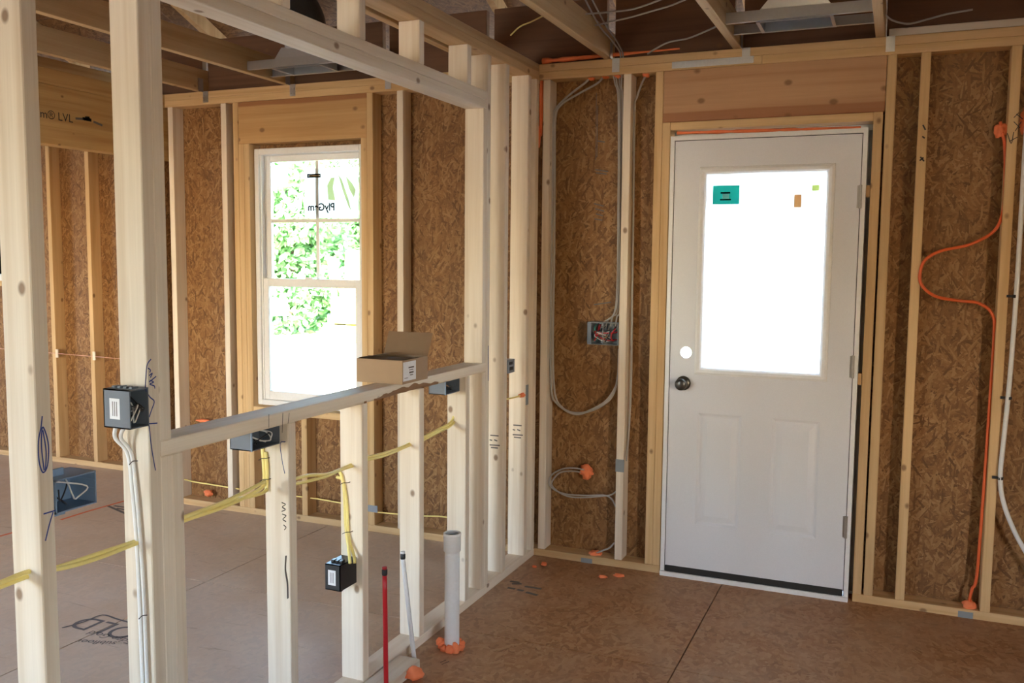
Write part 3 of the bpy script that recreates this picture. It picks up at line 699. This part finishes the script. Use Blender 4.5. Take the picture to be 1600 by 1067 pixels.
for c in ['red', 'red', 'red', 'whitecable', 'whitecable', 'black', 'black', 'greycable', 'tan', 'red', 'black', 'teal']:
    xa, xb_ = rnd.uniform(-.37, -.25), rnd.uniform(-.37, -.25)
    L.append([Vector((xa, .05, 1.20)), Vector((xa, .015, rnd.uniform(1.15, 1.19))), Vector((xb_, rnd.uniform(.0, .012), rnd.uniform(1.12, 1.18))), Vector(((xa+xb_)/2, .003, rnd.uniform(1.115, 1.16))), Vector((xa, .03, 1.13))]); cs.append(c)
wires(e, L, cs, .0028)
boxes('divider', 'greybox', e, (-.317, -.314, .0, .05, 1.107, 1.211))
boxes('nailing_flange', 'bluebox', e, (-.392, -.372, -.010, -.006, 1.108, 1.21))
e = ebox('electrical_box', 'greybox', 'small grey box with two dark slots in the corner studs', -.735, XW+.004, -.371, -.290, .984, 1.046, 0, 1)
boxes('device_face', 'greybox', e, (XW-.004, XW+.002, -.369, -.292, .986, 1.044)); boxes('dark_slot', 'black', e, (XW+.0022, XW+.003, -.352, -.312, 1.022, 1.036)); boxes('dark_slot', 'black', e, (XW+.0022, XW+.003, -.346, -.306, .996, 1.012))

# ------------------------------------------------------------------ cables in the partition
XC = XW-.045
def run(pts, x=XC): return [on(u, v, 0, x) for u, v in pts]
Y_ = 'yellow cables through partition'
cable('yellow_cable', 'yellow', 'two yellow cables threaded between the two tall left studs', run([(-40, 930), (0, 917), (45, 900), (100, 883), (150, 866), (205, 848), (235, 838)]), run([(-40, 922), (0, 910), (45, 893), (95, 888), (150, 873), (205, 852), (235, 840)], XC+.006))
cable('yellow_cable', 'yellow', 'three yellow cables sagging from the tall stud to the first cripple stud', run([(240, 832), (292, 812), (350, 792), (400, 768), (414, 757)]), run([(240, 828), (292, 806), (350, 784), (395, 762), (414, 752)], XC+.006), run([(240, 834), (292, 810), (350, 786), (405, 772), (417, 765)], XC-.008))
cable('yellow_cable', 'yellow', 'yellow cable stapled up the cripple stud into near blue-grey box', [on(410, 700, 1, CR[0]-.006), on(412, 725, 1, CR[0]-.006), on(413, 745, 1, CR[0]-.006), on(412, 757, 1, CR[0]-.02)], [on(415, 706, 1, CR[0]-.006), on(417, 730, 1, CR[0]-.006), on(417, 750, 1, CR[0]-.006), on(416, 768, 1, CR[0]-.01)])
cable('yellow_cable', 'yellow', 'two yellow cables curving between first and second cripple studs', run([(446, 753), (452, 751), (480, 743), (510, 741), (530, 734), (551, 725)]), run([(446, 760), (452, 758), (480, 752), (510, 744), (530, 735), (551, 728)], XC+.006))
cable('yellow_cable', 'yellow', 'yellow cables dropping down the second cripple stud to black box', [on(528, 733, 1, CR[1]-.006), on(534, 745, 1, CR[1]-.006), on(538, 770, 1, CR[1]-.006), on(540, 820, 1, CR[1]-.006), on(545, 860, 1, CR[1]-.03), on(547, 880, 1, CR[1]-.06)], [on(526, 745, 1, CR[1]-.006), on(536, 752, 1, CR[1]-.006), on(542, 790, 1, CR[1]-.006), on(545, 840, 1, CR[1]-.006), on(553, 868, 1, CR[1]-.02), on(554, 880, 1, CR[1]-.03)])
cable('yellow_cable', 'yellow', 'yellow cable between second and third cripple studs', run([(554, 720), (570, 715), (600, 708), (630, 698), (645, 690)]), run([(554, 724), (570, 719), (600, 712), (630, 700), (645, 693)], XC+.005))
cable('yellow_cable', 'yellow', 'yellow cable rising from third cripple stud to far box', run([(645, 692), (662, 683), (685, 671), (703, 661), (709, 650), (711, 630), (710, 608)], XW-.06), run([(645, 696), (662, 687), (685, 675), (704, 665), (713, 652), (714, 630), (713, 608)], XW-.057))
for k, (u, v, ax, val) in enumerate(((410, 717, 1, CR[0]-.012), (412, 750, 1, CR[0]-.012), (537, 755, 1, CR[1]-.012), (541, 832, 1, CR[1]-.012))):
    bm = bmesh.new(); a = on(u-6, v+2, ax, val); b = on(u+7, v-1, ax, val); tube(bm, [a, (a+b)/2+Vector((0, -.003, .003)), b, b+Vector((0, .012, 0))], .0012, 6, 4)
    obj('staple', bm, 'ink', wp, at=a)
PB = B_Y-.007
for q in range(2):
    pts = [Vector((-.735+.028*q, -2.61, 1.108)), on(180+9*q, 684, 1, B_Y-.03), on(199+6*q, 708, 1, PB), on(206+6*q, 760, 1, PB), on(213+6*q, 840, 1, PB), on(218+7*q, 940, 1, PB), on(223+7*q, 1067, 1, PB), on(227+7*q, 1130, 1, PB)]
    cable('white_cable', 'whitecable', ('leftmost of two white cables running down the tall stud below labelled box', 'rightmost of two white cables running down the tall stud below labelled box')[q], pts, r=.0048)
for v, u in ((722, 207), (963, 222)):
    bm = bmesh.new(); a = on(u-5, v+4, 1, PB-.008); b = on(u+8, v-2, 1, PB-.008); tube(bm, [a, (a+b)/2+Vector((0, -.002, .004)), b], .0012, 6, 4); obj('staple', bm, 'ink', wp, at=a)
# cables on the nook part of the back wall
cable('yellow_cable', 'yellow', 'thin yellow cable low on the wall left of the window', [on(u, v, 1, .03) for u, v in ((285, 748), (305, 753), (330, 757), (355, 761), (375, 764))], r=.004)
cable('yellow_cable', 'yellow', 'thin yellow cable low on the wall below the window', [on(u, v, 1, .03) for u, v in ((440, 773), (470, 776), (500, 780), (540, 787), (575, 791))], r=.004)
cable('yellow_cable', 'yellow', 'thin yellow cable low on the wall right of the window', [on(u, v, 1, .03) for u, v in ((588, 800), (620, 803), (660, 806), (690, 807), (715, 811))], r=.004)
cable('string_line', 'string', 'thin pink string stretched level across the far left studs', [on(-20, 543, 1, LY-.004), on(75, 551, 1, LY-.004), on(195, 561, 1, LY-.004)], r=.0022, cat='string')
for u, v in ((90, 552), (148, 556)):
    c = on(u, v, 1, LY); boxes('string_block', 'stud', wl, (c.x-.012, c.x+.012, LY-.008, LY-.0002, c.z-.03, c.z+.03))

# ------------------------------------------------------------------ cables on the door wall
def wall_run(pts, y): return [on(u, v, 1, y) for u, v in pts]
cable('grey_cable', 'greycable', 'two grey cables looping from the top plate down beside corner stud to the wide box', wall_run([(925, 112), (918, 126), (890, 148), (870, 168), (865, 185), (864, 260), (862, 400), (860, 540), (862, 612), (872, 632), (892, 644), (915, 644), (940, 634), (957, 618), (965, 590), (967, 545)], .035), wall_run([(945, 112), (936, 128), (905, 146), (878, 163), (868, 185), (867, 260), (866, 400), (864, 540), (867, 614), (880, 638), (900, 647), (920, 642), (945, 628), (960, 608), (967, 585), (970, 545)], .030))
cable('grey_cable', 'greycable', 'bundle of grey cables dropping beside the stud into the wide box', wall_run([(958, 115), (961, 130), (966, 160), (966, 300), (963, 470), (950, 500), (946, 512)], .03), wall_run([(968, 115), (968, 130), (970, 160), (970, 300), (967, 470), (957, 495), (954, 510)], .034), wall_run([(972, 115), (971, 135), (973, 160), (973, 300), (970, 470), (964, 495), (962, 510)], .022), wall_run([(962, 115), (964, 130), (968, 160), (968, 300), (965, 470), (942, 505), (940, 512)], .026), r=.004)
cable('grey_cable', 'greycable', 'single grey cable running down between the stud and door framing', wall_run([(1012, 112), (1004, 128), (996, 150), (991, 175), (990, 300), (988, 450), (986, 600), (982, 680), (978, 720)], .04))
cable('grey_cable', 'greycable', 'pale grey cable loop low on the wall beside orange foam', wall_run([(913, 734), (895, 731), (878, 733), (862, 742), (858, 755), (866, 765), (885, 772), (915, 774), (945, 774), (956, 780), (962, 792)], .03), wall_run([(911, 738), (893, 736), (876, 738), (866, 747), (862, 757), (872, 768), (890, 776), (915, 777), (940, 775), (955, 773), (965, 766)], .036), r=.004)
cable('grey_cable', 'greycable', 'short pale grey cable end rising from foam at the floor plate', wall_run([(932, 864), (942, 860), (952, 856), (960, 848)], .03), r=.004)
cable('orange_cable', 'orange', 'orange cable snaking down the wall right of the door', wall_run([(1563, 190), (1566, 208), (1570, 230), (1570, 300), (1566, 335), (1552, 362)], .02) + wall_run([(1515, 382), (1470, 392), (1446, 406), (1438, 425), (1440, 445), (1462, 463), (1500, 470)], -.009) + wall_run([(1530, 474), (1551, 492), (1553, 530), (1545, 650), (1536, 780), (1526, 900), (1519, 920), (1513, 945)], .02), r=.0065)
cable('white_pipe', 'white', 'white flexible pipe down the wall right of orange cable', wall_run([(1618, 62), (1612, 120), (1604, 200), (1596, 330), (1588, 460), (1578, 590), (1568, 690), (1563, 745), (1568, 785), (1585, 830), (1610, 875), (1640, 925), (1668, 965), (1676, 986)], -.015), r=.0095, cat='pipe')
for u, v in ((1586, 463), (1576, 622), (1563, 747)):
    c = on(u, v, 1, -.012); bm = bmesh.new(); rings = lathe(bm, c, [(.012, -.006), (.012, .006)], 14); capped(bm, rings); box(bm, c.x-.03, c.x-.008, -.012, -.0005, c.z-.005, c.z+.005)
    obj('pipe_clip', bm, 'black', wb, True, at=c)
def foam_px(u, v, y, s, sd): return tag(blob('orange_foam', wb, on(u, v, 1, y), s, sd), 'orange sealant foam')
for i, (u, v, y, s) in enumerate(((925, 122, .04, (.018, .02, .012)), (946, 119, .04, (.022, .02, .012)), (965, 118, .035, (.022, .02, .014)), (1009, 117, .04, (.016, .02, .012)), (916, 737, .05, (.036, .025, .034)), (930, 865, .04, (.034, .025, .016)), (1564, 204, .03, (.026, .02, .026)), (1514, 945, .025, (.026, .02, .022)), (1599, 190, .03, (.012, .02, .05)), (325, 770, .04, (.03, .02, .02)), (318, 657, .04, (.05, .02, .01)))): foam_px(u, v, y, s, i)
blob('orange_foam', wb, on(846, 165, 1, .02), (.010, .02, .14), 31, rough=.3)
blob('orange_foam', wb, on(842, 213, 1, .02), (.006, .02, .06), 32, rough=.3)
b = blob('orange_foam', wp, (XW-.012, -.155, .852), (.012, .03, .010), 33); boxes('nail_plate', 'greybox', wp, (XW, XW+.0015, -.138, -.104, .80, .90))
cable('yellow_cable', 'yellow', 'tiny yellow cable stub entering orange foam in the corner stud', [Vector((XW-.03, -.37, .856)), Vector((XW-.02, -.27, .853)), Vector((XW-.012, -.17, .852))], r=.004)

rs = random.Random(2)
def bead(u0, v0, u1, v1, y, r0, r1):
    a, b = on(u0, v0, 1, y), on(u1, v1, 1, y); bm = bmesh.new(); n_ = 26; rings = []
    for k in range(n_+1):
        p = a.lerp(b, k/n_); r_ = (r0+(r1-r0)*k/n_)*rs.uniform(.7, 1.25); rings.append([bm.verts.new(p+Vector((0, r_*math.cos(q*PI/4), r_*math.sin(q*PI/4)))) for q in range(8)])
    for p, q in zip(rings, rings[1:]):
        for k in range(8): bm.faces.new((p[k], p[(k+1) % 8], q[(k+1) % 8], q[k]))
    capped(bm, rings); tag(obj('orange_foam', bm, 'foam', wb, True, at=a), 'bead of orange foam put in for the glow at the gap')
bead(848, 96, 1062, 76, .02, .013, .004); bead(1058, 208, 1345, 199, .02, .008, .005)  # orange beads put in for the glow along the eave and door head
# ------------------------------------------------------------------ plumbing stubs
c = on(706, 1013, 2, 0.); PX, PY = c.x, c.y; PT = on(705, 832, 1, PY).z
p = tag(empty('drain_pipe', (PX, PY, 0)), 'white plastic drain pipe standing on the floor beside the partition', 'pipe')
bm = bmesh.new(); lathe(bm, (PX, PY, 0), [(.029, -.01), (.029, PT-.05), (.0285, PT-.04)]); lathe(bm, (PX, PY, 0), [(.025, PT-.002), (.025, .1)])
obj('pipe_shaft', bm, 'white', p, True, at=(PX, PY, 0))
bm = bmesh.new(); lathe(bm, (PX, PY, PT), [(.029, -.075), (.0335, -.070), (.0335, -.012), (.0345, -.010), (.0345, -.001), (.033, 0), (.027, 0), (.025, -.004), (.025, -.012)])
obj('coupling', bm, 'white', p, True, at=(PX, PY, PT-.07))
bm = bmesh.new(); lathe(bm, (PX, PY, PT), [(.0252, -.012), (.018, -.016), (.001, -.016)]); obj('test_cap', bm, 'greybox', p, True, at=(PX, PY, PT-.012))
for k in range(9):
    a = 2*PI*k/9; blob('orange_foam', p, (PX+.037*math.cos(a), PY+.037*math.sin(a), .010), (.016, .015, .012+.006*(k % 3)), 40+k)
blob('orange_foam', p, (PX-.047, PY-.01, .022), (.016, .016, .018), 55)
def stub(name, m, label, base, top, r):
    e = tag(empty(name, base), label, 'pipe'); bm = bmesh.new(); tube(bm, [base, (Vector(base)+Vector(top))/2, top], r, 16, 4); obj('pipe_shaft', bm, m, e, True, at=base)
    bm = bmesh.new(); rings = lathe(bm, top, [(r*.98, -.004), (r*1.18, 0), (r*1.18, .016), (r*.9, .018)], 16); capped(bm, rings); obj('end_cap', bm, 'black', e, True, at=top)
    bm = bmesh.new(); rings = lathe(bm, Vector(top)+Vector((0, 0, .018)), [(r*1.02, 0), (r*1.02, .008), (r*.7, .009)], 16); capped(bm, rings); obj('tip', bm, m, e, True, at=top)
    return e
bw = on(648, 1036, 2, .0); tw = on(629.5, 872, 1, bw.y+.03)
stub('water_pipe', 'white', 'thin white plastic water pipe with black cap leaning near partition', bw, tw, .0085)
br = on(603.5, 1085, 2, .0); tr = on(601, 897, 1, br.y)
stub('water_pipe', 'red', 'thin red plastic water pipe with dark cap standing near partition', br, tr, .0085)
tag(blob('foam_lump', None, on(647, 1052, 2, .020), (.032, .030, .022), 61), 'orange foam lump on the floor at the foot of the white pipe', 'foam lump')
bc = on(655, 1031, 2, S)
tag(lumber('wood_block', 'stud', None, XW+.006, XW+.094, bc.y-.42, bc.y+.01, .0005, S), 'short pale wood block lying beside the partition bottom plate', 'wood block')
for i, (u, v, s, lab) in enumerate(((850, 881, (.016, .012, .010), 'small orange foam crumb on the floor nearest the corner'), (835, 885, (.012, .01, .006), 'tiny flat orange foam scrap left of the corner crumb'), (942, 901, (.022, .012, .007), 'orange foam scrap on the floor below the grey nail plate'), (967, 899, (.026, .012, .008), 'orange foam scrap on the floor nearest the door frame'))):
    c = on(u, v, 2, s[2]*.8); tag(blob('foam_scrap', None, c, s, 70+i, rough=.35), lab, 'foam scrap')

# ------------------------------------------------------------------ open cardboard box on the sill
cx0, cx1, cy0, cy1, cz = -.826, -.634, -1.398, -1.205, ZT+.001; ch = .087; t_ = .003
cb = tag(empty('cardboard_box', ((cx0+cx1)/2, (cy0+cy1)/2, cz)), 'open brown cardboard box with a raised flap on the bar sill', 'box')
boxes('carton', 'card', cb, (cx0, cx1, cy0, cy1, cz, cz+t_), (cx0, cx1, cy0, cy0+t_, cz+t_, cz+ch), (cx0, cx1, cy1-t_, cy1, cz+t_, cz+ch), (cx0, cx0+t_, cy0+t_, cy1-t_, cz+t_, cz+ch), (cx1-t_, cx1, cy0+t_, cy1-t_, cz+t_, cz+ch))
def flap(pts):
    bm = bmesh.new(); f = bm.faces.new([bm.verts.new(q) for q in pts]); bmesh.ops.solidify(bm, geom=[f], thickness=.003); return obj('flap', bm, 'card', cb, at=pts[0])
z = cz+ch
flap([(cx0, cy1, z), (cx1, cy1, z), (cx1+.004, cy1+.035, z+.085), (cx0, cy1+.035, z+.085)])
flap([(cx0+.003, cy0+.003, z+.002), (cx1-.003, cy0+.003, z+.002), (cx1-.006, cy0+.075, z+.004), (cx0+.006, cy0+.075, z+.004)])
flap([(cx0, cy0+.01, z), (cx0, cy1-.01, z), (cx0+.07, cy1-.01, z+.012), (cx0+.07, cy0+.01, z+.012)])
lb = boxes('shipping_label', 'paper', cb, (cx1-.0005, cx1+.0008, cy0+.006, cy0+.10, cz+.010, cz+.080))
for a, b, c, d in ((.045, .085, .055, .060), (.05, .08, .047, .050), (.05, .082, .036, .042), (.055, .078, .028, .031), (.015, .04, .02, .022)):
    boxes('label_print', 'greyink', lb, (cx1+.0008, cx1+.0013, cy0+a, cy0+b, cz+c, cz+d))

# ------------------------------------------------------------------ ceiling boots, ducts and cables
def boot(label, xa, xb, xc, yc, z, w, duct_pts):
    e = tag(empty('duct_boot', (xc, yc, z)), label, 'duct boot')
    boxes('hanger_bar', 'steel', e, (xa, xb, yc-.105, yc-.102, z, z+.042), (xa, xb, yc-.102, yc-.085, z, z+.002))
    boxes('hanger_bar', 'steel', e, (xa, xb, yc+.102, yc+.105, z, z+.042), (xa, xb, yc+.085, yc+.102, z, z+.002))
    bm = bmesh.new(); a, d = w/2, .08
    rings = []
    for sx, sy, zz in ((a+.014, d+.014, z-.004), (a, d, z-.003), (a, d, z+.05), (.09, .085, z+.10)):
        rings.append([bm.verts.new((xc+x*sx, yc+y*sy, zz)) for x, y in ((-1, -1), (1, -1), (1, 1), (-1, 1))])
    for p_, q_ in zip(rings, rings[1:]):
        for k in range(4): bm.faces.new((p_[k], p_[(k+1) % 4], q_[(k+1) % 4], q_[k]))
    obj('metal_boot', bm, 'steel', e, at=(xc, yc, z))
    bm = bmesh.new(); lathe(bm, (xc, yc, z), [(.075, .09), (.105, .095), (.108, .15), (.085, .17)]); obj('foil_collar', bm, 'foil', e, True, at=(xc, yc, z+.1))
    bm = bmesh.new(); tube(bm, [Vector(q) for q in duct_pts], .105, 18, 10); obj('flexible_duct', bm, 'duct', e, True, at=(xc, yc, z+.16))
boot('metal ceiling register boot with foil collar and black duct above the door', .27+S, .868, .575, -.30, 2.482, .27, [(.575, -.30, 2.64), (.575, -.34, 2.74), (.60, -.50, 2.88), (.75, -.9, 2.98), (.9, -1.6, 3.1)])
boot('metal ceiling register boot with black duct left of the partition header', -2.19+S, -1.58, -1.86, -.25, 2.482, .27, [(-1.86, -.25, 2.64), (-1.86, -.27, 2.74), (-1.85, -.45, 2.84), (-1.70, -.8, 2.90), (-1.62, -1.4, 2.98)])
JZ = T+.11
cable('ceiling_cable', 'greycable', 'two grey cables clipped along the ceiling joist toward the top plate', [(on(905, -20, 0, -.28)), on(925, 20, 0, -.28), on(940, 45, 0, -.28), on(955, 62, 0, -.26), on(968, 80, 1, -.01), on(970, 92, 1, .02)], [on(915, -20, 0, -.27), on(936, 20, 0, -.27), on(950, 45, 0, -.27), on(962, 62, 0, -.25), on(972, 80, 1, -.01), on(974, 92, 1, .03)], r=.004)
cable('ceiling_cable', 'greycable', 'upper of two grey cables arching across the ceiling bay above corner', [on(u, v, 2, T+.10) for u, v in ((915, 22), (950, 19), (985, 15), (1015, 6), (1045, -6))], r=.004)
cable('ceiling_cable', 'greycable', 'lower of two grey cables arching across the ceiling bay above corner', [on(u, v, 2, T+.085) for u, v in ((930, 40), (950, 35), (985, 27), (1020, 17), (1050, 8), (1080, -5))], r=.004)
cable('ceiling_cable', 'greycable', 'short grey cable hanging between joist and top plate above strap', [on(1012, 84, 1, .03), on(1025, 76, 1, -.01), on(1045, 66, 1, -.04), on(1075, 60, 1, -.08), on(1100, 50, 1, -.12), on(1118, 42, 1, -.14)], r=.004)
cable('ceiling_cable', 'greycable', 'grey cable slack in the ceiling bay right of the duct boot', [on(1382, 22, 1, -.10), on(1395, 32, 1, -.08), on(1420, 37, 1, -.06), on(1450, 30, 1, -.05), on(1480, 22, 1, -.05), on(1520, 15, 1, -.05)], r=.004)
cable('ceiling_cable', 'yellow', 'thin tan cable across the dark ceiling bay left of the joist', [on(u, v, 2, T+.12) for u, v in ((798, 55), (812, 42), (830, 34), (850, 24))], r=.0035)

# ------------------------------------------------------------------ print and chalk on the floor
def floor_text(body, u, v, du, dv, size, m='greyink'):
    a = on(u, v, 2, .0008); b = on(u+du, v+dv, 2, .0008); x = (b-a); 
    return text('printed_stamp', body, m, floor, size, frame_m(a, x, Vector((-x.y, x.x, 0))))
# the stamp is read from the window side: letters run toward the left of the picture
floor_text('GOLD', 183, 984, -60, -14, .16); floor_text('Edge Gold', 172, 995, -60, -14, .055); floor_text('subfloor', 150, 1003, -60, -4, .05)
a = [on(u, v, 2, .0008) for u, v in ((97, 981), (130, 972), (160, 961), (185, 968), (215, 976))]
ribbon('stamp_border', 'greyink', floor, [a], 2, 0., .010, px=False)
ribbon('printed_stamp', 'greyink', floor, [[(797, 908), (812, 910)], [(820, 916), (846, 920)], [(793, 918), (805, 920)], [(808, 921), (818, 923)], [(822, 925), (840, 930)], [(800, 912), (815, 912)], [(182, 794), (200, 797)], [(168, 790), (198, 803)], [(178, 790), (199, 793)]], 2, 0., .02)
ribbon('floor_scrawl', 'ink', floor, [[(688, 1035), (697, 1031)], [(690, 1038), (702, 1033)]], 2, 0., .003)
ribbon('chalk_line', 'redchalk', floor, [[(-30, 846), (20, 832), (60, 822)], [(95, 812), (140, 798), (200, 781)]], 2, 0., .022)

# ------------------------------------------------------------------ outside the window
gd = boxes('ground', 'grass', None, (-60, 60, -30, 70, -.75, -.55)); tag(gd, 'sunlit pale bare ground outside the window', kind='structure')
gl = boxes('lawn', 'lawn', None, (-60, 40, 15, 60, -.549, -.53)); tag(gl, 'pale grass strip in front of the trees outside', kind='structure')
def tree(name, label, x, y, h, w, seed, n=12000):
    rnd = random.Random(seed); e = tag(empty(name, (x, y, -.55)), label, 'tree', 'trees beyond the yard')
    bm = bmesh.new(); tube(bm, [(x, y, -.6), (x+.1*rnd.uniform(-1, 1), y, h*.4), (x+.2*rnd.uniform(-1, 1), y, h*.85)], .14, 8, 4); obj('trunk', bm, 'bark', e, True, at=(x, y, -.55))
    cl = [(rnd.uniform(-.4, .4)*w, rnd.uniform(-.4, .4)*w, rnd.uniform(.02, 1)*h, rnd.uniform(.35, .6)*w*.5) for _ in range(40)]
    vs, fs = [], []
    for i in range(n):
        cx, cy, cz_, cr = rnd.choice(cl); d = Vector((rnd.gauss(0, 1), rnd.gauss(0, 1), rnd.gauss(0, 1))).normalized()*cr*rnd.uniform(.55, 1)
        p = Vector((x+cx, y+cy, max(-.4, cz_-.3)))+d; a = Vector((rnd.gauss(0, 1), rnd.gauss(0, 1), rnd.gauss(0, 1))).normalized(); b = a.orthogonal().normalized(); s = rnd.uniform(.08, .17)
        k = len(vs); vs += [p-a*s, p-b*s*.5, p+a*s, p+b*s*.5]; fs.append((k, k+1, k+2, k+3))
    me = bpy.data.meshes.new('crown'); me.from_pydata([v-e.location for v in vs], [], fs); link('crown', me, 'leaf', e)
k = 0
BEHIND = 'leafy green tree in the thicket behind the nearest tree outside'
for x, y, lab in ((-14.4, 16.5, 'leafy green tree nearest the window, in the middle of its panes'), (-18.9, 16.5, BEHIND), (-12, 21.4, BEHIND), (-16.5, 21.4, BEHIND), (-21, 21.4, BEHIND), (-19.5, 26.4, BEHIND), (-24, 26.4, BEHIND), (-32.5, 21.4, 'green tree glimpsed through the far left window')):
    tree('leafy_tree', lab, x, y, 4.2+.10*(y-16), 3.1, 100+k); k += 1
_b = on(540, 531, 2, -.55)
mx_, my_ = _b.x-.1, _b.y
mc = tag(empty('digger', (mx_, my_, -.55)), 'pale yellow digging machine with slanted arm on the yard outside', 'digger')
boxes('track', 'machine', mc, (mx_-.2, mx_+1.6, my_-.7, my_-.35, -.55, -.15), bevel=.08); boxes('track', 'machine', mc, (mx_-.2, mx_+1.6, my_+.35, my_+.7, -.55, -.15), bevel=.08)
boxes('body', 'machine', mc, (mx_, mx_+1.6, my_-.55, my_+.55, -.1, .55), bevel=.06); boxes('cab', 'machine', mc, (mx_+.4, mx_+1.3, my_-.5, my_+.3, .55, 1.7), bevel=.05)
bm = bmesh.new(); tube(bm, [(mx_+.2, my_, .3), (mx_-.35, my_, 1.5)], .10, 6, 2); obj('boom', bm, 'machine', mc, at=(mx_, my_, .3))
bm = bmesh.new(); tube(bm, [(mx_-.35, my_, 1.5), (mx_-.15, my_, .1)], .075, 6, 2); obj('dipper_arm', bm, 'machine', mc, at=(mx_-.35, my_, 1.5))
boxes('bucket', 'pewter', mc, (mx_-.3, mx_-.02, my_-.25, my_+.25, -.2, .12), bevel=.03)
